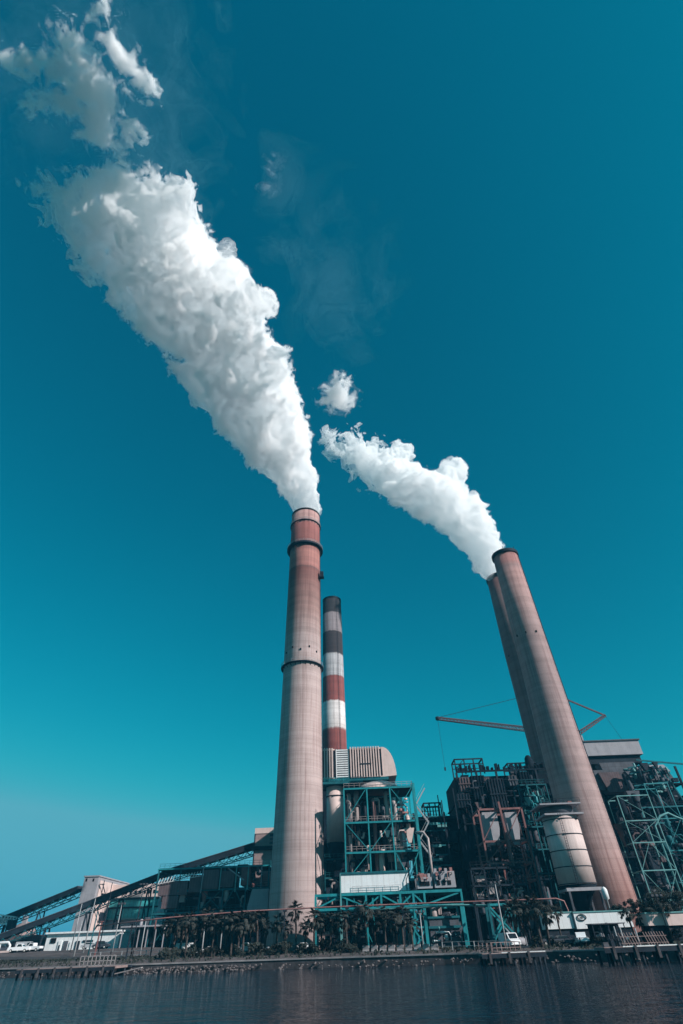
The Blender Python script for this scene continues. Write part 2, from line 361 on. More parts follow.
M_craned = mat('crane_paint', (0.13, 0.075, 0.08), 0.6, var=0.3)
M_rail = mat('galvanised_rail', (0.30, 0.31, 0.32), 0.5, var=0.2, streak=0)
M_glass = mat('green_glass_wall', (0.05, 0.33, 0.34), 0.4, var=0.3, scale=1.0, streak=0, seams=((0, 1.5, 0.07, 0.8),))
M_wood = mat('weathered_planks', (0.26, 0.19, 0.18), 0.9, var=0.35)
# ------------------------------------------------------------------ chimneys
def chimney_mat(name, H, stops, rough=0.85, lift=2.3, liftamt=0.22, streak_amt=0.4, streak_col=(0.12, 0.07, 0.065), nrib=40):
    m, t, b = newmat(name); N = t.nodes.new; Lk = t.links.new
    tc = N('ShaderNodeTexCoord'); sp = N('ShaderNodeSeparateXYZ'); Lk(tc.outputs['Object'], sp.inputs[0])
    def math_(op, a, c=None):
        x = N('ShaderNodeMath'); x.operation = op
        for i, v in ((0, a), (1, c)):
            if v is None: continue
            if isinstance(v, (int, float)): x.inputs[i].default_value = v
            else: Lk(v, x.inputs[i])
        return x.outputs[0]
    def noise(scale3, s, det=6):
        mp = N('ShaderNodeMapping'); mp.inputs['Scale'].default_value = scale3; Lk(tc.outputs['Object'], mp.inputs[0])
        n = N('ShaderNodeTexNoise'); n.inputs['Scale'].default_value = s; n.inputs['Detail'].default_value = det; n.inputs['Roughness'].default_value = 0.65; Lk(mp.outputs[0], n.inputs['Vector']); return n.outputs['Fac']
    wob = math_('MULTIPLY', math_('SUBTRACT', noise((1, 1, 0.05), 1.2), 0.5), 0.012)
    fac = math_('ADD', math_('DIVIDE', sp.outputs[2], H), wob)
    cr = N('ShaderNodeValToRGB'); Lk(fac, cr.inputs[0]); el = cr.color_ramp.elements
    el[0].position = stops[0][0]/H; el[0].color = (*stops[0][1], 1); el[1].position = min(1, stops[-1][0]/H); el[1].color = (*stops[-1][1], 1)
    for z, c in stops[1:-1]:
        e = el.new(z/H); e.color = (*c, 1)
    c = cr.outputs[0]
    def mix(f, c1, col, bt='MIX'):
        x = N('ShaderNodeMix'); x.data_type = 'RGBA'; x.blend_type = bt; Lk(f, x.inputs[0]); Lk(c1, x.inputs[6]); x.inputs[7].default_value = (*col, 1); return x.outputs[2]
    def rng(src, a, c_, lo, hi):
        r = N('ShaderNodeMapRange'); r.inputs[1].default_value = a; r.inputs[2].default_value = c_; r.inputs[3].default_value = lo; r.inputs[4].default_value = hi; Lk(src, r.inputs[0]); return r.outputs[0]
    c = mix(rng(noise((1, 1, 0.03), 1.1), 0.48, 0.72, 0, streak_amt), c, tuple(min(1, q*3.2) for q in streak_col), 'MULTIPLY')
    c = mix(rng(noise((1, 1, 1), 0.16), 0.5, 0.75, 0, 0.7), c, (0.72, 0.70, 0.70), 'MULTIPLY')
    fr = math_('FRACT', math_('DIVIDE', sp.outputs[2], lift))
    c = mix(math_('MULTIPLY', math_('LESS_THAN', fr, 0.07), liftamt), c, (0.12, 0.09, 0.085))
    band = rng(noise((0.001, 0.001, 1), 0.35, 4), 0.42, 0.62, 0, 0.38); c = mix(band, c, (0.45, 0.42, 0.40), 'MULTIPLY')
    ang = math_('MULTIPLY', math_('ARCTAN2', sp.outputs[1], sp.outputs[0]), nrib/6.28318)
    c = mix(math_('MULTIPLY', math_('LESS_THAN', math_('FRACT', ang), 0.10), liftamt*0.3), c, (0.12, 0.09, 0.085))
    Lk(c, b.inputs['Base Color']); b.inputs['Roughness'].default_value = rough
    bp = N('ShaderNodeBump'); bp.inputs['Distance'].default_value = 0.06; bp.inputs['Strength'].default_value = 0.5; Lk(noise((1, 1, 1), 1.5), bp.inputs['Height']); Lk(bp.outputs[0], b.inputs['Normal'])
    return m
def Zat(py, Y, px): return at(px, py, Y).z
def gallery(t, cx, cyy, z, r, m, w=0.9, d=0.5):
    g = MB().ring(cx, cyy, r-0.15, r+w, z-d*0.3, z+d*0.15)
    for k in range(24):
        a = 2*math.pi*k/24
        g.bar((cx+(r-0.1)*math.cos(a), cyy+(r-0.1)*math.sin(a), z-1.1), (cx+(r+w*0.9)*math.cos(a), cyy+(r+w*0.9)*math.sin(a), z-0.1), 0.16)
    o = g.build('gallery', m, t)
    rr = MB(); ro = r+w-0.05
    for h in (0.6, 1.15): rr.ring(cx, cyy, ro-0.04, ro+0.04, z+h-0.04, z+h+0.04)
    for k in range(28):
        a = 2*math.pi*k/28; rr.bar((cx+ro*math.cos(a), cyy+ro*math.sin(a), z), (cx+ro*math.cos(a), cyy+ro*math.sin(a), z+1.15), 0.07)
    rr.build('railing', M_rail, o)
def ladder(t, cx, cyy, prof, ang, z0, z1):
    L = MB()
    def rad(z):
        for (ra, za), (rb, zb) in zip(prof, prof[1:]):
            if za <= z <= zb: return ra+(rb-ra)*(z-za)/(zb-za)
        return prof[-1][0]
    ca, sa = math.cos(ang), math.sin(ang); n = int((z1-z0)/3)
    for s in (-0.25, 0.25):
        L.pipe([(cx+(rad(z)+0.3)*ca-s*sa, cyy+(rad(z)+0.3)*sa+s*ca, z) for z in np.linspace(z0, z1, n)], 0.05, 5)
    for z in np.arange(z0, z1, 0.9):
        q = rad(z)+0.3; L.bar((cx+q*ca-0.25*sa*-1, cyy+q*sa-0.25*ca, z), (cx+q*ca-0.25*sa, cyy+q*sa+0.25*ca, z), 0.05)
        L.bar((cx+(q-0.35)*ca, cyy+(q-0.35)*sa, z), (cx+q*ca, cyy+q*sa, z), 0.06) if int(z/0.9) % 4 == 0 else None
    L.build('ladder', M_dark2, t)
# main grey chimney
conc, red_, redd, wht = (0.40, 0.312, 0.298), (0.40, 0.17, 0.15), (0.25, 0.10, 0.085), (0.50, 0.36, 0.33)
g0 = 2.0; cx, cyy = -16.0, 170.0
ztop = Zat(515, 168, 307)
z566, z600, z548, z518, z665, z812 = (Zat(p, 165, 305) for p in (566, 608, 544, 521, 663, 812))
prof = [(7.75, 0), (7.5, 10), (7.0, 40), (6.6, 80), (6.25, 120), (6.1, ztop)]
t = thing('chimney', 'tall pinkish grey concrete chimney with red stained top and three ring galleries', 'chimney', (cx, cyy, 0))
mC = chimney_mat('banded_concrete', 160, [(0, conc), (60, (0.46, 0.35, 0.33)), (z600-14, conc), (z600, (0.29, 0.175, 0.155)), (z566-1.2, (0.19, 0.07, 0.06)), (z566-.3, (0.14, 0.07, 0.07)), (z566, (0.35, 0.15, 0.13)), (z548-4, (0.37, 0.16, 0.135)), (z548, (0.20, 0.07, 0.06)), (z518-1, (0.27, 0.09, 0.08)), (z518, (0.42, 0.26, 0.24)), (160, (0.34, 0.19, 0.17))], streak_amt=0.65)
MB().lathe(cx, cyy, prof, 72).build('shaft', mC, t)
MB().ring(cx, cyy, 4.6, 6.25, ztop, ztop+0.8, 64).build('rim', M_black, t)
MB().ring(cx, cyy, 6.7, 7.05, z812-0.5, z812+0.3).build('band', M_grey, t)
def rad_at(z):
    for (ra, za), (rb, zb) in zip(prof, prof[1:]):
        if za <= z <= zb: return ra+(rb-ra)*(z-za)/(zb-za)
    return prof[-1][0]
gallery(t, cx, cyy, z665, rad_at(z665), M_dark2, 0.9); gallery(t, cx, cyy, z548, rad_at(z548), M_dark2, 1.3, 1.6); gallery(t, cx, cyy, z518, rad_at(z518), M_dark2, 0.5)
a = R(-25); zz = z566-4
MB().box(cx+6.2, cx+8.0, cyy-3.4, cyy-1.4, zz-0.2, zz+0.0).box(cx+6.4, cx+7.8, cyy-3.2, cyy-1.6, zz+0.003, zz+2.4).build('sampling_box', M_dark2, t)
for k in range(5):
    a = R(215+k*27); z = z665+4.5+(k % 2)*1.2; r = rad_at(z)
    MB().box(cx+r*math.cos(a)-0.25, cx+r*math.cos(a)+0.25, cyy+r*math.sin(a)-0.25, cyy+r*math.sin(a)+0.25, z-0.3, z+0.3).build('port_cover', M_black, t)
ladder(t, cx, cyy, prof, R(-12), 12, ztop-2)
# paired brown chimneys
con2, con3 = (0.315, 0.225, 0.22), (0.43, 0.235, 0.215)
for (cx2, cy2, zt, rb, rt_, lab) in ((60.1, 153.0, Zat(553, 151, 503.5), 6.75, 4.35, 'front chimney of the brown concrete pair, tallest and sunlit on its right side'),
                                (72.6, 200.0, Zat(577, 198, 494), 7.3, 5.4, 'shaded brown concrete chimney half hidden behind its twin')):
    t = thing('chimney', lab, 'chimney', (cx2, cy2, 0), group='pair of brown chimneys')
    shade_mul = 1.0 if cx2 < 65 else 0.55  # shade on the rear chimney is multiplied into its colour
    mt = chimney_mat('brown_concrete', 140, [(z_, tuple(q_*shade_mul for q_ in c_)) for z_, c_ in [(0, con3), (6, (0.45, 0.23, 0.20)), (22, (0.37, 0.26, 0.245)), (60, con2), (80, (0.32, 0.22, 0.21)), (104, (0.31, 0.20, 0.19)), (zt-9, (0.38, 0.22, 0.20)), (zt-5, (0.33, 0.155, 0.14)), (140, (0.28, 0.13, 0.12))]], lift=2.1, liftamt=0.12, streak_amt=0.6)
    pf = [(rb, 0), (rb*0.93, zt*0.2), (rb*0.82, zt*0.45), (rt_*1.12, zt*0.72), (rt_, zt)]
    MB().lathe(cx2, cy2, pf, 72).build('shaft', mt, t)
    MB().ring(cx2, cy2, rt_-1.0, rt_+0.45, zt-0.9, zt+0.3, 56).build('rim', M_dark2, t)
    md = MB()
    for k in range(6):
        a = R(60*k+10); x, y = cx2+rt_*math.cos(a), cy2+rt_*math.sin(a); md.bar((x, y, zt+0.2), (x, y, zt+1.8), 0.12)
    md.ring(cx2, cy2, rt_-0.05, rt_+0.03, zt+0.3, zt+0.4); md.build('lightning_rods', M_dark2, t)
    for k in range(3):
        a = R(205+k*38); z = zt*0.70; r = rt_*1.16; MB().box(cx2+r*math.cos(a)-0.16, cx2+r*math.cos(a)+0.16, cy2+r*math.sin(a)-0.16, cy2+r*math.sin(a)+0.16, z-0.3, z+0.3).build('port_cover', M_black, t)
    ladder(t, cx2, cy2, [(r, z) for r, z in pf], R(-38), 3, zt-2)
    lc = MB(); lc.pipe([(cx2+(r+.1)*math.cos(R(-22)), cy2+(r+.1)*math.sin(R(-22)), z) for r, z in pf], 0.09, 5); lc.build('conduit', M_dark2, t)
# striped chimney
Y = 230.0; zs = [Zat(p, Y, 333) for p in (760, 731, 704, 679, 657, 634.5, 616, 601)]
r1, w1, d1, d2 = (0.22, 0.055, 0.048), (0.66, 0.62, 0.60), (0.012, 0.012, 0.016), (0.22, 0.19, 0.20)
cols = [r1, w1, r1, (0.38, 0.38, 0.39), (0.02, 0.014, 0.018), d2, d1]
st = [(0, r1)]
for i in range(1, 7): st += [(zs[i]-0.15, cols[i-1]), (zs[i]+0.15, cols[i])]
st.append((zs[7]+2, d1))
t = thing('chimney', 'red and white striped chimney with sooty black top behind the grey one', 'chimney', (-6.9, Y, 0))
MB().lathe(-6.9, Y, [(7.2, 0), (5.3, 60), (4.75, zs[7])], 60).build('shaft', chimney_mat('striped_paint', zs[7]+2, st, streak_amt=0.7, streak_col=(0.06, 0.04, 0.045), liftamt=0.2), t)
MB().ring(-6.9, Y, 3.6, 4.85, zs[7]-0.6, zs[7]+0.25).build('rim', M_black, t)
ladder(t, -6.9, Y, [(7.2, 0), (5.3, 60), (4.75, zs[7])], R(-60), 60, zs[7]-1)
# ------------------------------------------------------------------ builders for steelwork
def prism(mb, poly, y0, y1):
    """poly of (x, z) extruded along y"""
    n = len(poly); vs = [(x, y0, z) for x, z in poly]+[(x, y1, z) for x, z in poly]
    mb.add(vs, [tuple(range(n)), tuple(reversed(range(n, 2*n)))]+[(i, i+n, (i+1) % n+n, (i+1) % n) for i in range(n)]); return mb
def ribbed(mb, x0, x1, y0, z0, z1, step=0.9, w=0.45, d=0.35):
    x = x0
    while x+w <= x1+0.01: mb.box(x, x+w, y0-d, y0-0.002, z0, z1); x += step
    return mb
def steel(t, x0, x1, y0, y1, zs, nx, m, cw=0.5, bw=0.4, diag=(), floors=True, fm=None, rails=True, fl_every=1, ny=1, rm=None, base=None):
    """columns, one ring of beams a level, bracing, decks and railings under the thing t"""
    xs = [x0+(x1-x0)*i/nx for i in range(nx+1)]; ys = [y0+(y1-y0)*j/ny for j in range(ny+1)]
    zb = zs[0] if base is None else base
    for y in ys:
        for x in xs:
            MB().box(x-cw/2, x+cw/2, y-cw/2, y+cw/2, zb, zs[-1]).build('column', m, t)
    for k, z in enumerate(zs[1:]):
        b = MB()
        for y in ys: b.box(x0-cw/2-.003, x1+cw/2+.003, y-bw*0.4, y+bw*0.4, z-bw, z+.003)
        for x in xs: b.box(x-bw*0.35, x+bw*0.35, y0-bw/2, y1+bw/2, z-bw*0.9, z+.006)
        b.build('beam_ring', m, t)
        if floors and (k+1) % fl_every == 0:
            d = MB().box(x0+.1, x1-.1, y0+.1, y1-.1, z+.01, z+.12).build('deck', fm or M_dark2, t)
            if rails:
                MB().rail([(x0, y0+.05, z+.12), (x1, y0+.05, z+.12), (x1, y1, z+.12)], 1.1, 1.5, 0.07).build('railing', rm or m, d)
    if diag:
        b = MB()
        for (i, k, s) in diag:
            za, zc = zs[k], zs[k+1]; xa, xb = xs[i], xs[i+1]
            if s in ('/', 'x'): b.bar((xa, y0, za), (xb, y0, zc), bw*0.4)
            if s in ('\\', 'x'): b.bar((xb, y0+.05, za), (xa, y0+.05, zc), bw*0.4)
            if s == '^':
                xm = (xa+xb)/2; b.bar((xa, y0, za), (xm, y0, zc), bw*0.5); b.bar((xb, y0, za), (xm, y0, zc), bw*0.5)
            if s == 'v':
                xm = (xa+xb)/2; b.bar((xa, y0, zc), (xm, y0, za), bw*0.5); b.bar((xb, y0, zc), (xm, y0, za), bw*0.5)
        b.build('bracing', m, t)
    return xs
CL = random.Random(11)
def clutter(t, x0, x1, y0, y1, z0, z1, n, mats=None, big=1.0, seed=0):
    """pipes, ducts and machines standing in a bay; each its own part"""
    r = random.Random(seed+5)
    mats = mats or [M_dark2, M_dark2, M_mid, M_dark, M_pipe]
    for i in range(n):
        m = r.choice(mats); k = r.random(); x = r.uniform(x0, x1); y = r.uniform(y0, y1); z = r.uniform(z0, z1)
        if k < 0.3:
            h = r.uniform(3, 9)*big; z2 = min(z1, z+h); dx = r.choice((-1, 1))*r.uniform(.8, 3)*big; x2 = min(x1, max(x0, x+dx)); rr = r.uniform(.12, .38)*big
            MB().pipe([(x, y, z), (x, y, z2-.5), (x+(x2-x)*.3, y, z2), (x2, y, z2), (x2, y+r.uniform(0.2, 1), z2)], rr, 8).build('pipe', m, t)
        elif k < 0.5:
            L = r.uniform(2, 6)*big; rr = r.uniform(.15, .5)*big; x2 = min(x1, x+L)
            p = MB().tube((x, y, z), (x2, y, z), rr, 10)
            for q in np.arange(x, x2, 1.4): p.tube((q, y, z), (q+.15, y, z), rr*1.3, 10)
            p.build('pipe', m, t)
        elif k < 0.72:
            w_, h_, d_ = r.uniform(.8, 2.6)*big, r.uniform(.8, 2.6)*big, r.uniform(.8, 1.6)*big
            b = MB().box(x, x+w_, y, y+d_, z, z+h_)
            for q in range(int(w_/.6)+1): b.box(x+q*.6, x+q*.6+.1, y-.08, y-.002, z+.05, z+h_-.05)
            b.box(x-.06, x+w_+.06, y-.1, y+d_+.06, z+h_, z+h_+.1); b.build('cabinet', m, t)
        elif k < 0.86:
            rr = r.uniform(.4, 1.2)*big; h = r.uniform(1.5, 4.5)*big
            MB().lathe(x, y, [(rr*.3, z-.4*rr), (rr*.95, z), (rr, z+.1), (rr, z+h), (rr*.8, z+h+rr*.3), (.05, z+h+rr*.45)], 14).build('vessel', m, t)
        else:
            w_, h_ = r.uniform(1, 2.2)*big, r.uniform(2, 5)*big
            prism(MB(), [(x, z), (x+w_*.5, z), (x+w_*1.2, z+h_), (x-w_*.7, z+h_)], y, y+w_).build('hopper', m, t)
def seg_text(name, body, size, loc, m, parent, depth=0.02):
    cu = bpy.data.curves.new(name, 'FONT'); cu.body = body; cu.size = size; cu.extrude = depth; cu.align_x = 'CENTER'; cu.align_y = 'CENTER'
    tmp = bpy.data.objects.new(name, cu); COL.objects.link(tmp); bpy.context.view_layer.update()
    me = bpy.data.meshes.new_from_object(tmp.evaluated_get(bpy.context.evaluated_depsgraph_get())); bpy.data.objects.remove(tmp)
    me.transform(Matrix.Translation(Vector(loc)-Vector(root_loc(parent))) @ Matrix.Rotation(R(90), 4, 'X')); me.materials.clear(); me.materials.append(m)
    o = bpy.data.objects.new(name, me); COL.objects.link(o); o.parent = parent; return o
# ------------------------------------------------------------------ absorber building behind the grey chimney
t = thing('scrubber_building', 'cream ribbed building with curved right shoulder below the striped chimney', 'building', (3, 200, 2))
x0, x1, z0, z1 = rect(322, 382, 749, 778, 200); Y = 200
MB().box(x0-4, x1, Y, Y+18, z0, z1).build('wall_backing', M_dark2, t)
xa, xb = at(336, 765, Y).x, at(349, 765, Y).x
r = ribbed(MB(), x0-4, xa-.4, Y, z0, z1+.4, 0.95, 0.5, .8); r.box(x0-4, xa-.4, Y-.3, Y-.004, z1-.3, z1+.2); r.box(x0-4, xa-.4, Y-.3, Y-.004, z0, z0+.3); r.build('ribbed_wall', M_cream, t)
r = ribbed(MB(), xb+.5, x1, Y, z0, z1+.5, 0.95, 0.45, .8); r.box(xb+.5, x1, Y-.2, Y-.004, z1-.3, z1+.2); r.box(xb+.5, x1, Y-.3, Y-.004, z0, z0+.3); r.build('ribbed_wall', M_cream, t)
lv = MB().box(xa, xa+.3, Y-.35, Y-.003, z0, z1).box(xb-.3, xb, Y-.35, Y-.003, z0, z1)
for z in np.arange(z0+.3, z1-.3, .75): lv.box(xa+.3, xb-.3, Y-.3, Y-.003, z, z+.42)
lv.build('louvre_panel', M_white, t)
xc = at(397, 779, Y).x
arc = [(x1, z0), (x1, z1+.3)]+[(x1+(xc-x1)*math.sin(a)**0.9, z1+.3-(z1-z0)*(1-math.cos(a))) for a in np.linspace(.15, R(90), 9)]
prism(MB(), arc, Y-.3, Y+18).build('curved_duct_hood', M_cream, t)
MB().box(x0-4, xc-3, Y-.5, Y+18.4, z0-1.0, z0-.003).build('floor_slab', M_teald, t)
bx = MB().bar((xb+4, Y-.8, z0+4.4), (xb+8.2, Y-.8, z0+4.4), .35).bar((xb+6, Y-.8, z0), (xb+6, Y-.8, z0+4.4), .25); bx.build('bracket', M_dark2, t)
MB().box(x0-2, xb+3, Y+2, Y+16, gz_(0, Y)-.5, z0-1.01).build('lower_wall', M_dark, t)
# cream vessel beside the chimney
t = thing('absorber_vessel', 'cream round vessel squeezed between the grey chimney and the teal tower', 'vessel', (-5.7, 188, 2))
za, zb_ = Zat(786, 186, 335), Zat(842, 186, 335)
MB().lathe(-5.6, 188.5, [(3.05, zb_), (3.05, za)], 40).build('shell', M_cream, t)
MB().ring(-5.6, 188.5, 3.05, 3.25, za-3, za-2.7).build('band', M_dark2, t)
MB().lathe(-5.6, 188.5, [(1.1, zb_-7), (3.05, zb_-.01)], 40).build('dark_cone', M_dark, t)  # dark cone stands for the shadow over the vessel's lower end
steel(t, -9.2, -2.4, 185.2, 192, [2, zb_-9, zb_-4.4], 1, M_teald, .35, .4)
clutter(t, -9, -3, 184, 186, 3, zb_-5, 14, seed=3)
MB().box(-10.5, 3.5, 184, 192, za+.2, za+.9).build('roof_platform', M_teald, t)
MB().rail([(-10.5, 184.1, za+.9), (3.5, 184.1, za+.9)], 1.2, 1.5, .1).build('railing', M_teal, t)
# round tank with low dome
t = thing('absorber_tank', 'round cream tank with a low domed roof standing behind the teal tower', 'tank', (12, 184, 2))
cxx = at(379, 790, 184).x; rr = (at(402, 790, 184).x-at(357, 790, 184).x)/2; zt = Zat(789, 176, 380)
MB().lathe(cxx, 184, [(rr, 2), (rr, zt)], 56).build('shell', M_cream, t)
MB().lathe(cxx, 184, [(rr+.2, zt+.01), (rr*.97, zt+1.2), (rr*.8, zt+2.5), (rr*.5, zt+3.4), (rr*.1, zt+3.8)], 56).build('dome', M_cream, t)
MB().ring(cxx, 184, rr+.02, rr+.7, zt-.5, zt-.1).build('gallery', M_dark2, t)
g = MB(); ro = rr+.6
for h in (.6, 1.2): g.ring(cxx, 184, ro-.05, ro+.05, zt+h-.05, zt+h+.05)
for k in range(40): a = 6.2832*k/40; g.bar((cxx+ro*math.cos(a), 184+ro*math.sin(a), zt-.2), (cxx+ro*math.cos(a), 184+ro*math.sin(a), zt+1.2), .08)
g.build('railing', M_dark2, t)
# teal process tower
t = thing('process_tower', 'open teal steel tower full of pipes and ducts right of the grey chimney', 'tower', (8, 163, 2))
zL = [2.0, Zat(880, 160, 380), Zat(851, 160, 380), Zat(821, 160, 380), Zat(787, 160, 380)]
X0, X1, X2 = -2.4, at(371, 820, 160).x, at(402, 820, 160).x; X3 = at(417, 830, 160).x
steel(t, X0, X3, 160, 172, zL, 3, M_teal, .36, .42, diag=((0, 3, '/'), (0, 1, '/'), (1, 2, '/'), (0, 2, '\\'), (2, 3, 'x'), (2, 1, 'v'), (0, 0, 'x'), (2, 0, 'x')), ny=1, rm=M_pipe)
MB().box(X0+.5, X1+5, 169, 171.5, 3, zL[4]-1).build('dark_duct', M_dark, t)
for i, (px, a_, b_, rr_, m) in enumerate(((352, 880, 795, .55, M_pipe), (358, 846, 793, .7, M_pipe), (364, 878, 822, .3, M_dark2), (378, 876, 800, .5, M_pink), (386, 850, 806, .55, M_mid), (392, 872, 793, .8, M_cream), (398, 845, 800, .7, M_pipe), (349, 876, 855, .45, M_pipe), (405, 885, 790, .45, M_teal), (383, 880, 850, .8, M_cream))):
    p, q = at(px, a_, 163+i % 3), at(px, a_, 163+i % 3); ztop_ = Zat(b_, 163+i % 3, px); j = CL.uniform(-1.5, 1.5)
    MB().pipe([(p.x, p.y, p.z), (p.x, p.y, ztop_-1.4), (p.x+j*.3, p.y, ztop_-.4), (p.x+j, p.y, ztop_), (p.x+j, p.y+3, ztop_+.4)], rr_, 12).build('pipe', m, t)
clutter(t, X0+.5, X1-1, 161, 166, zL[1], zL[4]-3, 34, [M_dark2, M_dark2, M_pipe, M_mid, M_pipe, M_dark, M_cream], .8, 21)
clutter(t, X1, X3-1.5, 160.6, 166, zL[1], zL[4]-2, 62, [M_dark2, M_cream, M_pipe, M_cream, M_mid, M_pink, M_dark2], .75, 22)
clutter(t, X0, X3, 161, 168, 3, zL[1]-2, 26, [M_dark2, M_dark, M_dark, M_mid], .9, 23)
st = MB()
for k in range(5):
    za, zb_ = zL[1]+k*4.2, zL[1]+k*4.2+4.2; xa, xb = (X3+.5, X3+3.6) if k % 2 == 0 else (X3+3.6, X3+.5)
    st.bar((xa, 161, za), (xb, 161, zb_), .14, .3); st.bar((xa, 161.9, za), (xb, 161.9, zb_), .14, .3)
    for q in range(9): f_ = q/8; st.bar((xa+(xb-xa)*f_, 161, za+4.2*f_), (xa+(xb-xa)*f_, 161.9, za+4.2*f_), .12)
    st.bar((xa, 161, za+1.1), (xb, 161, zb_+1.1), .07)
st.build('stair', M_rail, t)
# outer teal leg to the right, leaning pipe
p = at(413, 783, 158); q = at(424, 872, 158)
MB().box(p.x-.3, p.x+.3, 157.7, 158.3, 12, p.z).build('column', M_teal, t)
MB().bar((X3-.5, 158, zL[4]-.25), (p.x+.3, 158, zL[4]-.25), .45).bar((X3-.5, 158, zL[3]-.25), (p.x+.3, 158, zL[3]-.25), .4).bar((X3-.5, 158, zL[2]-.25), (p.x+.3, 158, zL[2]-.25), .4).build('outrigger', M_teal, t)
MB().pipe([(p.x+2.2, 157, 13), (p.x+2.2, 157, zL[2]+2), (p.x+1.2, 157.5, zL[2]+3.5), (p.x-1, 158, zL[2]+3.6)], .35, 10).build('downcomer', M_pipe, t)
# white enclosure on the pipe bridge
t = thing('white_enclosure', 'long white clad equipment house on the teal bridge', 'enclosure', (5, 147, 12))
x0, x1, z0, z1 = rect(341, 409, 873, 891.5, 145)
MB().box(x0, x1, 145.5, 152, z0, z1).build('wall', M_white, t)
MB().box(x0-.25, x1+.25, 145.2, 152.3, z1+.003, z1+.35).build('roof', M_teald, t)
MB().rail([(x0+2.6, 145.2, z0+.1), (x1-2, 145.2, z0+.1)], 1.0, 1.8, .06).build('railing', M_rail, t)
MB().pipe([(x1-.6, 145, z0), (x1-.6, 145, z1-1.5), (x1+.6, 145, z1+.6), (x1+.8, 145, z1+2)], .09, 6).build('conduit', M_dark2, t)
for (a_, b_, c_, d_, lab, s) in ((417, 432, 874, 888.5, 'low mottled grey equipment block on the bridge next to the white enclosure', 1), (434, 455, 868, 887.5, 'taller grey equipment block with red stains at the right end of the bridge', 2)):
    x0, x1, z0, z1 = rect(a_, b_, c_, d_, 143)
    t = thing('equipment_block', lab, 'machinery', (x0, 145, z0))
    MB().box(x0, x1, 143, 148, z0, z1-.6).build('housing', M_grey, t)
    for k in range(3):
        xx = x0+.5+k*(x1-x0-1)/3; MB().box(xx, xx+.7, 142.85, 142.997, z0+.5, z0+1.3).build('opening', M_black, t)
    for k in range(4):
        xx = x0+.2+k*(x1-x0-.9)/3.2; MB().box(xx, xx+.6, 143.2, 144.2, z1-.597, z1+.1*(k % 2)).build('fitting', M_pink if (k+s) % 2 else M_grey, t)
    clutter(t, x0, x1-1, 142.2, 142.7, z0+1.2, z1-.8, 5*s, [M_dark2, M_pink, M_pipe], .35, 30+s)
# teal pipe bridge on portals
t = thing('pipe_bridge', 'teal trussed pipe bridge on tall legs above the palms', 'bridge', (7, 144, 2))
zA, zB = Zat(909, 144, 390), Zat(891, 144, 390)-.2
xs = [at(p_, 900, 144).x for p_ in (316, 341, 366, 381, 400, 413, 424, 461)]
for y in (142.5, 151.5):
    MB().box(xs[0]-.2, xs[-1]+.2, y-.25, y+.25, zB-.5, zB).build('top_chord', M_teal, t); MB().box(xs[0]-.2, xs[-1]+.2, y-.25, y+.25, zA, zA+.45).build('bottom_chord', M_teal, t)
for x in xs: MB().box(x-.22, x+.22, 142.2, 142.8, zA+.46, zB-.51).build('post', M_teal, t)
b = MB()
for i, (xa, xb) in enumerate(zip(xs, xs[1:])):
    (za, zc) = (zB-.5, zA+.45) if i % 2 else (zA+.45, zB-.5); b.bar((xa, 142.6, za), (xb, 142.6, zc), .3)
    b.bar((xa, 142.6, zA+.3), (xa, 151.5, zA+.3), .3)
b.build('bracing', M_teal, t)
MB().box(xs[1], xs[-1], 142.9, 151.2, zB-.3, zB-.1).build('deck', M_teald, t)
for k in (0, 1, 2, 4, 5, 7):
    for y in (142.5, 151.5): MB().box(xs[k]-.25, xs[k]+.25, y-.25, y+.25, gz_(xs[k], y)-.3, zA-.003).build('leg', M_teal if k != 1 else M_tealp, t)
MB().box(xs[1]-.12, xs[1]+.12, 141.8, 142.1, zA-2, zB+3.6).build('standpipe', M_tealp, t)
clutter(t, xs[0], xs[2], 144, 150, 4, zA-1, 26, [M_dark, M_dark2, M_mid, M_teald, M_pipe], .8, 41)
clutter(t, xs[4], xs[7]-1, 143, 149, 3, zA-1, 36, [M_dark, M_dark2, M_mid, M_mid, M_teald, M_pipe], .7, 42)
clutter(t, xs[0]+.5, xs[6], 144, 150, zA+1, zB-1, 14, [M_dark, M_dark2, M_pipe], .5, 43)
# portal with pump house under its right end
t = thing('pump_house', 'grey panelled pump house inside a teal portal at the waterfront', 'building', (18, 136, 2))
x0, x1, z0, z1 = rect(431, 461, 918, 945, 134); gg = gz_(18, 134)
MB().box(x0, x1, 135, 140, gg-.2, z1).build('wall', M_mid, t)
MB().box(x0-.3, x1+.3, 134.6, 140.3, z1-1.6, z1-1.2).build('beam', M_teald, t)
MB().box(x0-.3, x1+.3, 134.7, 140.3, z1+.003, z1+.35).build('roof', M_teald, t)
clutter(t, x0, x1-1, 133.4, 134.2, gg+.5, z1-2.2, 14, [M_dark2, M_pipe, M_tealp, M_white, M_dark], .4, 50)
pxs = (412.5, 426, 464)
for k, p_ in enumerate(pxs):
    xx = at(p_, 925, 133).x; MB().box(xx-.3, xx+.3, 132.7, 133.3, gg-.3, Zat(903, 133, p_)).build('column', M_teal, t)
xa, xb = at(412.5, 925, 133).x, at(426, 925, 133).x; zt = Zat(906, 133, 420)
MB().bar((xa, 133, gg), (xb, 133, (gg+zt)/2), .3).bar((xb, 133, gg), (xa, 133, (gg+zt)/2), .3).bar((xa, 133, (gg+zt)/2), (xb, 133, zt), .3).bar((xa, 133, (gg+zt)/2), (xb, 133, (gg+zt)/2), .3).build('bracing', M_teal, t)
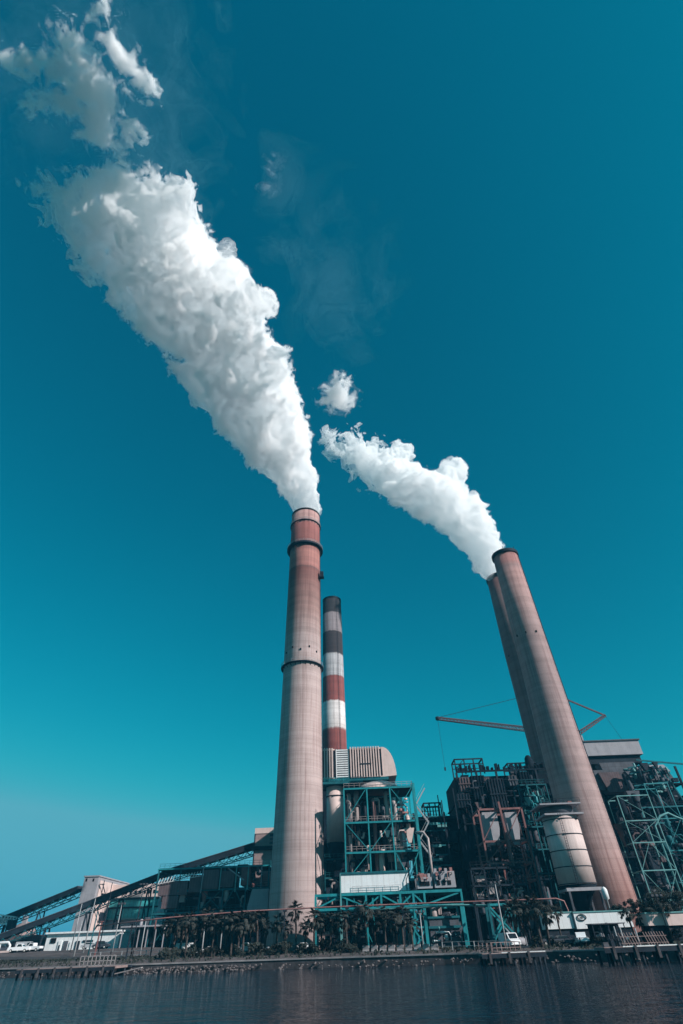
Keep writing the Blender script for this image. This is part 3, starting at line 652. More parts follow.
# X-braced teal trestle
t = thing('trestle_tower', 'small teal trestle with crossed bracing below the long pipes', 'trestle', (28, 128, 2))
xa, xb = at(491, 920, 128).x, at(516, 920, 128).x; zt = Zat(903, 128, 503); gg = gz_(28, 128)
for x in (xa, xb):
    for y in (128, 131): MB().box(x-.22, x+.22, y-.22, y+.22, gg-.3, zt).build('leg', M_teald, t)
b = MB()
for y in (128, 131): b.bar((xa, y, zt-.2), (xb, y, zt-.2), .35); b.bar((xa, y, gg+1), (xb, y, zt-.3), .3); b.bar((xb, y+.06, gg+1), (xa, y+.06, zt-.3), .3)
b.bar((xa, 128, zt-.2), (xa, 131, zt-.2), .3).bar((xb, 128, zt-.2), (xb, 131, zt-.2), .3); b.build('bracing', M_teal, t)
# long pipelines on the waterfront
def pipeline(name, label, pts, r_, m, flange=9, posts=True, pm=None, grp=None):
    t = thing(name, label, 'pipeline', tuple(pts[0]), group=grp)
    MB().pipe(pts, r_, 10).build('pipe_run', m, t)
    for a, b_ in zip(pts, pts[1:]):
        L = (Vector(b_)-Vector(a)).length; n = int(L/flange)
        for k in range(n):
            c = Vector(a).lerp(Vector(b_), (k+.5)/n)
            if posts: MB().box(c.x-.12, c.x+.12, c.y-.12, c.y+.12, gz_(c.x, c.y)-.3, c.z-r_*.6).box(c.x-.4, c.x+.4, c.y-.5, c.y+.5, c.z-r_-.3, c.z-r_*.6).build('support_post', pm or M_dark2, t)
    return t
pp = [tuple(at(*p)) for p in ((96, 926, 141), (170, 917.5, 139), (250, 911, 137), (320, 907.5, 135), (430, 903, 131), (520, 900, 127), (556, 898.5, 125), (564, 901, 125), (568, 910, 125), (570, 924, 125))]
pipeline('pipeline', 'long thin red pipe running above the palm tops along the waterfront', pp, .12, M_pink, 11)
pp = [tuple(at(*p)) for p in ((340, 911, 134.2), (400, 908.5, 132.5), (455, 905, 130.5), (500, 906, 128.5), (528, 903.5, 127))]
pipeline('pipeline', 'short pale pipe running just under the red pipe beside the teal bridge', pp, .2, M_tealp, 9, posts=False)
# ------------------------------------------------------------------ middle boiler house
t = thing('boiler_house', 'huge dark boiler house of stacked decks left of the silo', 'building', (45, 180, 2))
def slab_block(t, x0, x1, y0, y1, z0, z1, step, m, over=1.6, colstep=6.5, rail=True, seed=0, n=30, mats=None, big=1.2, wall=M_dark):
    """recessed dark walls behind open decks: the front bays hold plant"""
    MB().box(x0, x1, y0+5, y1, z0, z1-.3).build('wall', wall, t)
    z = z0+step
    while z < z1+.1:
        d = MB().box(x0-over*.3, x1+over*.3, y0, y1+.3, z-.35, z).build('deck', m, t)
        if rail: MB().rail([(x0, y0+.1, z), (x1, y0+.1, z)], 1.1, 2, .08).build('railing', M_dark2, d)
        z += step
    k = int((x1-x0)/colstep)+1
    for i in range(k+1):
        x = x0+(x1-x0)*i/k; MB().box(x-.3, x+.3, y0+.2, y0+.8, z0, z1+.003).build('column', M_dark2, t)
    clutter(t, x0+.5, x1-2, y0+1, y0+4.5, z0+.5, z1-3, n, mats or [M_dark, M_dark, M_dark2, M_dark2, M_mid], big, seed)
xa, xb = at(461, 800, 180).x, at(540, 800, 180).x
zr = Zat(771, 180, 500); g = 1.5
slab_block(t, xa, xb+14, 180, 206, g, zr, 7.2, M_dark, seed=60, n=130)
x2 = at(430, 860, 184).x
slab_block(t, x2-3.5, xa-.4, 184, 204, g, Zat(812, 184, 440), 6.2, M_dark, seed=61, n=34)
# cladding panels, roof gear
for (a_, b_, c_, d_, Y, m) in ((459, 470, 778, 792, 179.4, M_brown), (457, 470, 794, 808, 179.2, M_dark2), (472, 486, 776, 800, 179.6, M_dark), (490, 506, 779, 812, 178.8, M_dark2), (508, 517, 776, 786, 178.6, M_mid), (520, 530, 772, 790, 179, M_dark), (462, 475, 835, 870, 178.8, M_dark)):
    x0, x1, z0, z1 = rect(a_, b_, c_, d_, Y); q = MB().box(x0, x1, Y-.6, Y+3, z0, z1)
    for xx in np.arange(x0+.2, x1-.2, .9): q.box(xx, xx+.25, Y-.85, Y-.603, z0, z1)
    q.box(x0-.2, x1+.2, Y-1.0, Y-.853, (z0+z1)/2, (z0+z1)/2+.3); q.build('panel', m, t)
for (a_, b_, c_, d_, Y) in ((455, 483, 759, 769, 181), (508, 536, 763, 770, 182), (424, 441, 803, 812, 186)):
    x0, x1, z0, z1 = rect(a_, b_, c_, d_, Y); n = 3; f = MB()
    for y in (Y, Y+6):
        f.bar((x0, y, z1), (x1, y, z1), .35); f.bar((x0, y, (z0+z1)/2), (x1, y, (z0+z1)/2), .2)
        for i in range(n+1): xx = x0+(x1-x0)*i/n; f.bar((xx, y, z0-1.5), (xx, y, z1), .35)
    f.bar((x0, Y, z1), (x0, Y+6, z1), .35).bar((x1, Y, z1), (x1, Y+6, z1), .35).bar((x0, Y, z0), (x0+(x1-x0)/n, Y, z1), .2)
    f.build('roof_frame', M_dark2, t)
clutter(t, xa, xb, 178.2, 179.2, zr-30, zr-3, 80, [M_dark2, M_dark, M_dark2, M_mid, M_brown], .7, 64)
rr = random.Random(5); f = MB().box(xa, xb+6, 180.2, 180.6, zr+.004, zr+.5)
for i in range(46):
    x = rr.uniform(xa, xb+4); h = rr.uniform(.4, 1.9); w_ = rr.uniform(.15, .9); f.box(x, x+w_, 180.3, 181.5, zr+.3, zr+.5+h)
f.build('roof_gear', M_dark, t)
p = at(531, 770, 182); MB().lathe(p.x, 182, [(1.5, p.z-4), (1.5, p.z+1), (1.2, p.z+3.6), (.6, p.z+4.4)], 16).build('roof_vent', M_dark, t)
for (px, pt, pb) in ((442, 795, 835), (446, 800, 840), (458, 788, 830)):
    p = at(px, pb, 181); MB().bar((p.x, 179, p.z), (p.x, 179, Zat(pt, 179, px)), .28).build('mast', M_dark2, t)
for (px0, px1, py, Y) in ((422, 446, 817, 182), (424, 447, 824, 182), (424, 446, 831, 182), (424, 446, 846, 182), (436, 448, 855, 182), (424, 452, 866, 182)):
    p, q = at(px0, py, Y), at(px1, py-.6, Y); MB().bar(p, (q.x, Y, p.z), .35).build('pipe', M_teald if py != 824 else M_teal, t)
for (px, py, s) in ((437, 846, .8), (438, 860, .9), (437, 868, .7), (432, 824, 1.1), (442, 826, .9)):
    p = at(px, py, 181); MB().box(p.x-s*1.6, p.x+s*1.6, 180.6, 181.8, p.z-.3, p.z+.35).build('cabinet', M_tealp, t)
xq = at(560, 800, 165).x
# teal machinery cluster by the chimney pair
t = thing('valve_station', 'tangle of bright teal pipes and platforms high beside the twin chimneys', 'machinery', (55, 166, 20))
x0, x1, z0, z1 = rect(522, 551, 784, 826, 166)
steel(t, x0, x1, 166, 171, list(np.linspace(z0-16, z1, 6)), 3, M_teald, .28, .3, diag=((0, 4, 'x'), (1, 3, '/'), (2, 4, '\\')), floors=True, base=1.5)
clutter(t, x0, x1-1, 165, 168, z0, z1-1, 60, [M_teal, M_tealp, M_teald, M_teal, M_dark2], .45, 70)
# red primer frame
t = thing('primer_frame', 'rusty red steel frame holding two grey bins in front of the dark boiler house', 'frame', (38, 150, 2))
zq = [1.6, Zat(905, 150, 490), Zat(880, 150, 500), Zat(862, 150, 503), Zat(840, 150, 505), Zat(808, 150, 500)]
x0, xm, x1 = at(481, 825, 150).x, at(503, 825, 150).x, at(525, 825, 150).x
steel(t, x0, x1, 150, 158, zq, 2, M_rust, .42, .42, diag=((0, 4, '/'), (1, 4, '/'), (0, 3, '/'), (1, 3, '\\'), (0, 2, '/'), (1, 2, 'v'), (0, 1, '/'), (0, 0, 'x')), floors=False)
for a_, b_ in ((484, 499), (507, 519)):
    p0, p1, zz0, zz1 = rect(a_, b_, 812, 838, 152); prism(MB(), [(p0+.8, zz0-1.5), (p1-.8, zz0-1.5), (p1, zz0+2), (p1, zz1), (p0, zz1), (p0, zz0+2)], 152, 156).build('bin', M_grey, t)
clutter(t, x0, x1-1, 151, 155, zq[1], zq[4], 26, [M_dark2, M_mid, M_rust, M_dark], .7, 72)
p, q = at(503, 806, 149.4), at(514, 866, 149.4); MB().bar((p.x-1, 149.4, p.z+1), (q.x, 149.4, q.z), .5).build('strut', M_rust, t)
# lower lattice in dark steel
t = thing('pipe_rack', 'dark steel rack crowded with pipes below the red frame', 'rack', (36, 146, 2))
zq = [1.7, Zat(905, 146, 500), Zat(885, 146, 490), Zat(868, 146, 480)]
x0, x1 = at(474, 890, 146).x, at(528, 890, 146).x
steel(t, x0, x1, 146, 149, zq, 4, M_dark2, .3, .3, diag=((0, 1, '/'), (1, 1, 'x'), (3, 2, '/'), (0, 2, 'x'), (2, 0, 'x')))
clutter(t, x0, x1-1, 146, 149, 2.5, zq[3]-1, 60, [M_dark2, M_dark, M_mid, M_dark2, M_dark, M_pipe], .6, 73)
# ------------------------------------------------------------------ silo
t = thing('silo', 'banded cream ash silo on a steel stand in front of the twin chimneys', 'silo', (50.2, 142, 2))
zb_, zt = Zat(884, 139, 580), Zat(815, 139, 561); sx, sy, sr = 50.3, 142.6, 4.15
MB().lathe(sx, sy, [(sr, zb_), (sr, zt)], 56).build('barrel', M_silo, t)
MB().lathe(sx, sy, [(1.2, zb_-5), (sr*.6, zb_-2.2), (sr-.05, zb_-.01)], 40).build('dark_cone', M_dark, t)
MB().box(sx-3.2, sx+3.2, sy+3.6, sy+3.9, 1.5, zb_-1.3).build('dark_backing', M_dark, t)  # dark backing sheet added so the space under the barrel reads dark
for k in range(5):
    z = zb_+.15+(zt-zb_-.4)*k/4.15; MB().ring(sx, sy, sr-.02, sr+.1, z-.08, z+.08, 56).build('band', M_dark2, t)
MB().box(sx-sr-.6, sx+sr+.4, sy-sr-.2, sy+sr, zt+.003, zt+.35).build('top_deck', M_grey, t)
z2 = Zat(806, 140, 558)
MB().lathe(sx-.3, sy, [(sr*.93, zt+.36), (sr*.93, z2)], 40).build('filter_house', M_mid, t)
d = MB().box(sx-sr-1.3, sx+sr+.2, sy-sr-.6, sy+sr, z2+.003, z2+.3).build('roof_platform', M_grey, t)
MB().rail([(sx-sr-1.3, sy-sr-.5, z2+.3), (sx+sr+.2, sy-sr-.5, z2+.3)], 0.9, 1.8, .06).build('railing', M_dark2, d)
for k in range(3): MB().box(sx-3+k*2.6, sx-2+k*2.6, sy-2.5, sy-1, z2+.303, z2+1+.5*(k % 2)).build('roof_fan', M_rust if k == 2 else M_dark2, t)
zc = zb_-.6
for dx in (-1, 1):
    for dy in (-1, 1): MB().box(sx+dx*3.4-.22, sx+dx*3.4+.22, sy+dy*3.4-.22, sy+dy*3.4+.22, 1.5, zc).build('leg', M_mid, t)
f = MB()
for dy in (-3.4, 3.4): f.box(sx-3.9, sx+3.9, sy+dy-.25, sy+dy+.25, zc-.6, zc-.002); f.box(sx-3.4, sx+3.4, sy+dy-.12, sy+dy+.12, 5.6, 5.9)
f.box(sx-3.6, sx-3.2, sy-3.1, sy+3.1, zc-.55, zc-.05).box(sx+3.2, sx+3.6, sy-3.1, sy+3.1, zc-.55, zc-.05); f.build('stand_beams', M_grey, t)
clutter(t, sx-3, sx+2, sy-2.5, sy+1, 2.5, zb_-5, 12, [M_dark2, M_mid, M_dark], .6, 75)
p = at(605, 893, 138); MB().lathe(p.x, 138, [(.12, 1.5), (.12, p.z-1.2), (.6, p.z-1.0), (.6, p.z+.5), (.4, p.z+.9), (.1, p.z+1.1)], 16).build('dust_pot', M_white, t)
lad = MB()
for s in (0, .5): lad.bar((sx-1.6+s, sy-4.35, zb_), (sx-1.6+s, sy-4.35, zt+.3), .07)
for z in np.arange(zb_, zt, .5): lad.bar((sx-1.6, sy-4.35, z), (sx-1.1, sy-4.35, z), .05)
lad.build('ladder', M_dark2, t)
# ------------------------------------------------------------------ right boiler house
t = thing('boiler_house', 'dark stepped boiler house with a long grey penthouse at the right edge', 'building', (100, 200, 2))
x0, x1, z0, z1 = rect(583.5, 641, 741, 755, 196)
MB().box(x0, x1, 196, 214, z0, z1).build('penthouse', M_grey, t); MB().box(x0-.4, x1+.5, 195.6, 214.4, z1+.003, z1+.4).build('roof', M_mid, t)
MB().box(x0+1, x1-1, 197, 213, z0-2.5, z0-.003).build('wall', M_dark2, t)
zr = Zat(768, 190, 620)
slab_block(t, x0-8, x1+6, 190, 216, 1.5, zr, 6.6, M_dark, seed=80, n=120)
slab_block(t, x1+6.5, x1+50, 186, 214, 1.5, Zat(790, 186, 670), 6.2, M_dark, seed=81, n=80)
for (a_, b_, c_, d_, Y, m) in ((607, 638, 762, 785, 188, M_mid), (606, 622, 772, 792, 186.5, M_brown), (640, 665, 765, 772, 187, M_grey), (596, 606, 770, 790, 188, M_mid), (645, 668, 768, 780, 184, M_mid)):
    xx0, xx1, zz0, zz1 = rect(a_, b_, c_, d_, Y); prism(MB(), [(xx0, zz0), (xx1+1.5, zz0), (xx1, zz1), (xx0-1.5, zz1)], Y, Y+4).build('duct', m, t)
for k, (px0, px1, py0, py1, Y) in enumerate(((628, 662, 768, 762, 180), (630, 660, 774, 768, 180), (652, 672, 762, 790, 180), (660, 683, 766, 800, 180), (634, 668, 786, 782, 178), (640, 683, 808, 806, 178), (636, 683, 760, 764, 182))):
    p, q = at(px0, py0, Y), at(px1, py1, Y); MB().bar(p, q, .4).build('pipe', M_teald, t)
clutter(t, at(628, 775, 180).x, at(668, 775, 180).x, 178, 184, Zat(790, 180, 650), Zat(768, 180, 650), 50, [M_teald, M_tealp, M_mid, M_dark2, M_grey], .7, 82)
def pylon_frame(name, label, x0, x1, y0, y1, zt, zs, m, diag, base=1.4):
    t = thing(name, label, 'frame', ((x0+x1)/2, y0, 1.5), group='teal duct support frames')
    steel(t, x0, x1, y0, y1, zs, 1, m, .19, .21, diag=diag, floors=False); return t
x0, x1 = at(618, 800, 150).x, at(650, 800, 150).x; zt = Zat(795, 150, 634)
t = pylon_frame('support_frame', 'nearer pale teal support frame just right of the brown chimney', x0, x1, 150, 156, zt, [1.4, Zat(900, 150, 655), Zat(870, 150, 650), Zat(842, 150, 645), Zat(820, 150, 640), zt], M_tealp, ((0, 0, 'x'), (0, 1, 'v'), (0, 2, '^'), (0, 3, 'x'), (0, 4, '\\')))
clutter(t, x0, x1-1, 151, 155, 3, zt-2, 60, [M_dark2, M_dark2, M_dark, M_brown, M_mid], .9, 84)
x0, x1 = at(650, 800, 160).x, at(674, 800, 160).x; zt = Zat(783, 160, 655)
t = pylon_frame('support_frame', 'farther taller teal support frame cut by the right edge', x0, x1, 160, 167, zt, [1.4, Zat(880, 160, 683), Zat(850, 160, 675), Zat(818, 160, 670), zt], M_teal, ((0, 3, '\\'), (0, 2, 'x'), (0, 1, 'x')))
xr = x1
t = pylon_frame('support_frame', 'outermost teal support frame of which only the left post shows', x1+7, x1+16, 162, 168, zt-6, [1.4, 10, 20, zt-6], M_teald, ((0, 2, '\\'), (0, 1, 'x')))
clutter(t, xr-8, xr+7, 161, 166, 2, 26, 70, [M_dark2, M_teald, M_dark, M_mid, M_dark], .9, 85)
p = at(672, 815, 156); t = thing('steam_duct', 'pale arched pipe crossing the teal frames at the right edge', 'pipe', (p.x, 156, 2))
a_ = [at(655, 826, 156), at(660, 816, 156), at(668, 813, 156), at(676, 817, 156), at(700, 826, 156)]
MB().pipe([(a_[0].x, 156, 2)]+[tuple(v) for v in a_]+[(a_[-1].x, 156, 2)], .28, 8).build('pipe_run', M_tealp, t)
# ------------------------------------------------------------------ lattice crane
t = thing('tower_crane', 'lattice crane with a long jib reaching left behind the twin chimneys', 'crane', (95, 230, 2))
def lattice(mb, p, q, w0, w1, n, r=.13):
    p, q = Vector(p), Vector(q); d = (q-p).normalized(); s = Vector((0, 1, 0)); u = d.cross(s).normalized(); prev = None
    for k in range(n+1):
        c = p.lerp(q, k/n); w_ = w0+(w1-w0)*k/n; ring = [c+s*(i*w_/2)+u*(j*w_/2) for i, j in ((-1, -1), (1, -1), (1, 1), (-1, 1))]
        if prev:
            for i in range(4): mb.bar(prev[i], ring[i], r*1.6); mb.bar(prev[i], ring[(i+1) % 4], r)
        for i in range(4): mb.bar(ring[i], ring[(i+1) % 4], r)
        prev = ring
    return mb
Y = 230
foot = at(545, 736, Y); tip = at(437.5, 718.5, Y); mid_ = at(523, 732, Y); apex = at(566, 698, Y); out = at(605, 715.5, Y); root2 = at(580, 736, Y)
cxr = root2.x-1.5
lattice(MB(), (cxr, Y, 2), (cxr, Y, root2.z), 2.2, 2.2, 26).build('mast', M_dark2, t)
lattice(MB(), (cxr, Y, root2.z+.4), tip, 2.0, 1.0, 40, .15).build('jib', M_craned, t)
lattice(MB(), (cxr, Y, root2.z+.4), out, 1.4, .8, 12, .2).build('back_strut', M_craned, t)
apx = Vector((apex.x-8, Y, apex.z+3.5))
MB().bar(out, apx, .55).bar((cxr, Y, root2.z+.5), apx, .5).build('gantry', M_craned, t)
MB().bar(apx, at(440, 717, Y), .16).build('pendant', M_dark2, t)
MB().box(cxr-1.4, cxr+1.8, Y-1.6, Y+1.6, root2.z-2.5, root2.z-.2).build('cab', M_grey, t)
q = at(437, 790, Y); MB().bar((tip.x, Y, tip.z-.5), (tip.x, Y, tip.z-20), .1).box(tip.x-.3, tip.x+.3, Y-.3, Y+.3, tip.z-21.2, tip.z-20).build('hoist_line', M_dark2, t)
MB().lathe(tip.x, Y, [(.2, tip.z-.9), (.9, tip.z-.6), (.9, tip.z+.6), (.2, tip.z+.9)], 12).build('sheave', M_dark2, t)
MB().bar(out, (out.x+5.5, Y, out.z-16), .08).build('tie_line', M_dark2, t)
# ------------------------------------------------------------------ left side: coal handling
def gz2(x, y): return gz_(x, y)-.3
tower_y = 230
x0, x1 = at(80, 900, tower_y).x-.3, at(96, 890, tower_y).x; zt = Zat(877, tower_y, 88)
t = thing('transfer_tower', 'tall pale concrete transfer tower between the two conveyors at the left', 'tower', (x0, tower_y, 4))
MB().box(x0, x1, tower_y, 262, gz2(x0, tower_y), zt).build('wall', M_grey, t)
MB().box(x1+.003, x1+.12, tower_y+2, 260, gz2(x0, 230)+4, zt-1).build('side_cladding', M_cream, t)
MB().box(x0-.3, x1+.3, tower_y-.3, 262.3, zt+.003, zt+.4).build('roof', M_grey, t)
for px in (86.5, 93.5):
    p = at(px, 880, tower_y); MB().box(p.x-.3, p.x+.3, tower_y-.05, tower_y+.3, p.z-.45, p.z+.45).build('window', M_black, t)
for (ya, yb, za, zb2) in ((236, 241, 18, 20.5), (246, 251, 19, 20), (238, 243, 12, 15), (252, 256, 14, 19)):
    MB().box(x1+.121, x1+.35, ya, yb, za, zb2).build('louvre', M_dark2, t)
st = MB()
for k in range(5):
    za = 5+k*3.6; ya, yb = (232, 238) if k % 2 else (238, 232); st.bar((x1+1.2, ya, za), (x1+1.2, yb, za+3.6), .18, .3); st.box(x1+.36, x1+2, min(ya, yb)-.9, min(ya, yb), za+3.4 if yb < ya else za-.2, za+3.6 if yb < ya else za)
st.bar((x1+2, 231, 3), (x1+2, 231, 24), .2).bar((x1+2, 239, 3), (x1+2, 239, 24), .2); st.build('stair', M_dark2, t)
def conveyor(label, a, b_, w_, h_, legs, truss=2.0, rl=True):
    a, b_ = Vector(a), Vector(b_); t = thing('conveyor', label, 'conveyor', tuple(a)); d = (b_-a)
    up_ = Vector((0, 0, 1))
    MB().bar(a, b_, w_, h_).build('gallery', M_dark2, t)
    MB().bar(a+up_*(h_/2+.1), b_+up_*(h_/2+.1), w_+.4, .18).build('roof', M_mid, t)
    tr = MB(); n = max(4, int(d.length/3.2)); s = Vector((d.y, -d.x, 0)).normalized()*(w_/2)
    for sd_ in (-1, 1):
        lo = -up_*(h_/2+truss); hi = -up_*(h_/2); tr.bar(a+lo+s*sd_, b_+lo+s*sd_, .25)
        for k in range(n):
            p, q, mm = a.lerp(b_, k/n)+s*sd_, a.lerp(b_, (k+1)/n)+s*sd_, a.lerp(b_, (k+.5)/n)+s*sd_
            tr.bar(p+hi, mm+lo, .16); tr.bar(mm+lo, q+hi, .16)
    for k in range(n): p = a.lerp(b_, k/n)-up_*(h_/2+truss); tr.bar(p-s, p+s, .14)
    tr.build('truss', M_teald, t)
    for f_ in legs:
        c = a.lerp(b_, f_); g = gz2(c.x, c.y); tp = c.z-h_/2-truss; L = MB()
        for sd_ in (-1, 1): L.bar(c+s*sd_*1.0+up_*(tp-c.z), Vector((c.x, c.y, g))+s*sd_*1.9, .4)
        for j in range(max(1, int((tp-g)/4))):
            z0_ = g+(tp-g)*j/max(1, int((tp-g)/4)); z1_ = g+(tp-g)*(j+1)/max(1, int((tp-g)/4)); k0 = 1.9-.9*(z0_-g)/(tp-g); k1 = 1.9-.9*(z1_-g)/(tp-g)
            L.bar(Vector((c.x, c.y, z0_))-s*k0, Vector((c.x, c.y, z1_))+s*k1, .2); L.bar(Vector((c.x, c.y, z1_))-s*k1, Vector((c.x, c.y, z1_))+s*k1, .2)
        L.build('trestle', M_dark2, t)
    return t
A0 = at(-14, 927, 250); A1 = at(80, 889, 240)
conveyor('upper covered conveyor climbing from the left edge into the pale tower', A0, A1, 3.0, 1.5, (.3, .62), 1.6)
B0 = at(-16, 944, 205); B1 = at(102, 899.5, 206); B2 = at(172, 872, 205); B3 = at(256, 846, 203)
conveyor('long lower conveyor passing in front of the pale tower', B0, (B1.x, B1.y, B1.z), 3.0, 1.4, (.25, .55, .9), 1.5)
conveyor('middle run of the long conveyor above the brown hoppers', B1, B2, 3.0, 1.4, (.3, .7), 1.4)
conveyor('highest run of the long conveyor reaching the transfer house by the chimney', B2, B3, 3.0, 1.6, (.55,), 1.6)
# transfer house next to the big chimney
x0, x1 = at(253.5, 860, 200).x, at(253.5, 860, 200).x+9.5; zt = Zat(828, 200, 264)
t = thing('transfer_house', 'tan box-shaped transfer house with a pale roof band beside the grey chimney', 'building', (x0, 200, 2))
M_tan = mat('tan_cladding', (0.28, 0.20, 0.19), .8, var=.15, seams=((2, 1.2, .08, .3),))
zc = Zat(848, 200, 262)
MB().box(x0, x1, 200, 210, gz2(x0, 200), zt-1.6).build('wall', M_tan, t); MB().box(x0-.15, x1+.15, 199.8, 210.2, zt-1.597, zt).build('roof_band', M_cream, t)
MB().box(x0-.4, x1+.4, 199.4, 199.997, zc-.6, zc+.5).build('walkway', M_dark2, t)
MB().box(x0-.2, x0+.15, 199.6, 199.99, 2, zt-1.7).build('corner_pipe', M_dark2, t)
for k in range(4): MB().box(x0+5, x0+7, 199.85, 199.99, zc+1+k*1.1, zc+1.7+k*1.1).build('louvre', M_mid, t)
# office building with green glass
t = thing('office_building', 'low cream building with bands of green glass behind the leaning poles', 'building', (-80, 245, 4))
x0, x1 = at(108, 900, 245).x, at(158, 900, 245).x; zt = Zat(884, 245, 140); zm, zl = Zat(897, 245, 140), Zat(919, 245, 140)
MB().box(x0, x1, 246, 262, gz2(x0, 245), zt-.3).build('core', M_grey, t)
MB().box(x0, x1, 245.2, 246-.003, zm, zt).build('cream_wall', M_cream, t)
for k in range(9): xx = x0+2.5+k*(x1-x0-4)/8.5; zz = Zat(892, 245, 140); MB().box(xx, xx+.75, 245.05, 245.19, zz-.5, zz+.6).build('window', M_black, t)
MB().box(x0+.8, x1, 245.4, 245.99, zl, zm-.003).build('glass_wall', M_glass, t)
for z in (zl+.01, (zl+zm)/2, zm-.7): MB().box(x0+.4, x1+.3, 244.9, 245.39, z, z+.5).build('sunshade', M_dark2 if z != zl+.01 else M_tealp, t)
MB().bar((x0+.3, 244.7, gz2(x0, 245)), (x0+.3, 244.7, zm+.8), .5).build('corner_post', M_cream, t)
# brown precipitator boxes with teal frame
t = thing('hopper_building', 'brown clad hopper boxes inside a teal steel frame left of the grey chimney', 'building', (-45, 188, 3))
Yf = 186; xl, xr = at(156, 890, Yf).x, at(268, 890, Yf).x; zA, zB, zC = Zat(867, Yf, 210), Zat(889, Yf, 210), Zat(911, Yf, 210)
steel(t, xl, xr, Yf, Yf+12, [2.2, zC, zB, zA], 5, M_teald, .35, .45, diag=((0, 0, 'x'), (2, 1, 'x'), (3, 1, '^'), (1, 0, '/'), (4, 0, 'x')), rails=True, floors=True)
MB().box(xl-.3, xr+.3, Yf-.4, Yf-.25, zA-.35, zA).build('fascia', M_teal, t)
for (a_, b_, c_, d_, m) in ((162, 190, 882, 896, M_brown), (192, 203, 876, 893, M_brown), (206, 221, 871, 890, M_brown), (165, 180, 897, 909, M_brown), (222, 236, 872, 888, M_brown), (243, 252, 868, 886, M_rust)):
    x0, x1, z0, z1 = rect(a_, b_, c_, d_, Yf+3); b = MB(); b.box(x0, x1, Yf-.2-(a_ % 3)*.25, Yf+9, z0, z1); b.build('hopper_box', m, t)
for (px, z0p, z1p) in ((204, 866, 893), (219, 890, 868), (237, 866, 892), (247, 890, 866), (262, 866, 888)):
    p, q = at(px, z0p, Yf-1), at(px, z1p, Yf-1); MB().bar((p.x, Yf-1, min(p.z, q.z)), (p.x, Yf-1, max(p.z, q.z)), .3).build('post', M_tealp if px % 2 else M_grey, t)
p, q = at(228, 868, Yf-1), at(244, 880, Yf-1); MB().bar(p, q, .3).build('chute', M_grey, t)
wr = MB()
for k in range(15): p = at(158+k*2.9, 884-k*.55, Yf-.8); wr.bar(p, (p.x+.5, p.y, p.z+1.3), .16); wr.bar((p.x, p.y, p.z), (p.x+.9, p.y, p.z+.1), .12)
wr.build('walkway_railing', M_white, t)
clutter(t, xl+1, xr-2, Yf+.5, Yf+3, zC+.3, zB-2, 30, [M_dark2, M_mid, M_teald, M_pipe, M_brown, M_pink], .8, 90)
clutter(t, xl+16, xr-2, Yf+.5, Yf+3, zB+.3, zA-2, 22, [M_dark2, M_mid, M_brown, M_grey], .8, 91)
clutter(t, xl, xr-2, Yf, Yf+3, 3, zC-2, 50, [M_dark2, M_dark, M_teald, M_mid, M_dark], .9, 92)
MB().box(xl+1, xr-1, Yf+11, Yf+13, 2.5, zB).build('rear_wall', M_dark, t)
x0, x1, z0, z1 = rect(247, 268, 889, 911, 176)
t = thing('grey_bin', 'plain blue grey box-shaped bin at the foot of the grey chimney', 'bin', (x0, 176, 2)); prism(MB(), [(x0+.2, z0), (x1, z0), (x1, z1), (x0+1.2, z1), (x0+.2, z1-4)], 176, 183).build('body', M_grey, t)
MB().rail([(x0+1.2, 176.1, z1), (x1, 176.1, z1)], 1.1, 1.3, .08).build('railing', M_dark2, t)
for xx in (x0+.6, x1-.6): MB().box(xx-.2, xx+.2, 177, 177.4, 1.9, z0-.003).build('leg', M_dark2, t)
# white workshop
x0, x1, z0, z1 = rect(45.5, 118, 933, 953, 190); g = gz2(x0, 190)
t = thing('workshop', 'long low white workshop with roller doors behind the leaning poles', 'building', (x0, 190, g))
MB().box(x0, x1, 190, 202, g, z1).build('wall', M_white, t); MB().box(x0-.4, x1+.4, 189.2, 202.4, z1+.003, z1+.4).build('roof', M_white, t)
for (a_, b_, c_, d_, m, n_) in ((51, 56, 938, 943, M_black, 'window'), (57.5, 61, 941, 952, M_white, 'roller_door'), (63, 67, 941, 952, M_mid, 'roller_door'), (69, 71, 942, 952, M_white, 'door'), (75, 79, 941, 951, M_dark2, 'roller_door'), (83, 93, 940, 942, M_dark2, 'louvre'), (96, 104, 941, 950, M_dark, 'roller_door'), (107, 110, 941, 951, M_white, 'door')):
    q0, q1, w0, w1 = rect(a_, b_, c_, d_, 189.9); MB().box(q0, q1, 189.75, 189.997, w0, w1).build(n_, m, t)
    if n_ == 'roller_door' and m is M_white: MB().box(q0+.4, q1-.3, 189.6, 189.747, w0, w1-.9).build('opening', M_dark2, t)
# open shed
x0, x1, z0, z1 = rect(121, 163, 927, 950, 184); g = gz2(x0, 184)
t = thing('open_shed', 'open fronted shed with a pale roof edge and dark inside', 'shed', (x0, 184, g))
MB().box(x0-.5, x1+.5, 183.4, 196, z1, z1+.3).build('roof', M_grey, t); MB().box(x0, x1, 195, 195.6, g, z1-.003).build('rear_wall', M_dark, t)
MB().box(x0, x0+.2, 185, 195, g, z1-.003).box(x1-.2, x1, 185, 195, g, z1-.003).build('side_wall', M_dark, t) if 0 else None
for k in range(6): xx = x0+(x1-x0)*k/5; MB().box(xx-.12, xx+.12, 184, 184.25, g, z1-.003).build('post', M_grey, t)
clutter(t, x0+1, x1-2, 187, 193, g+.3, z1-2.5, 24, [M_dark2, M_dark, M_mid, M_brown], .7, 95)
clutter(t, x0+1, x1-2, 185, 187, z1+.3, z1+.35, 6, [M_mid, M_grey], .5, 96)
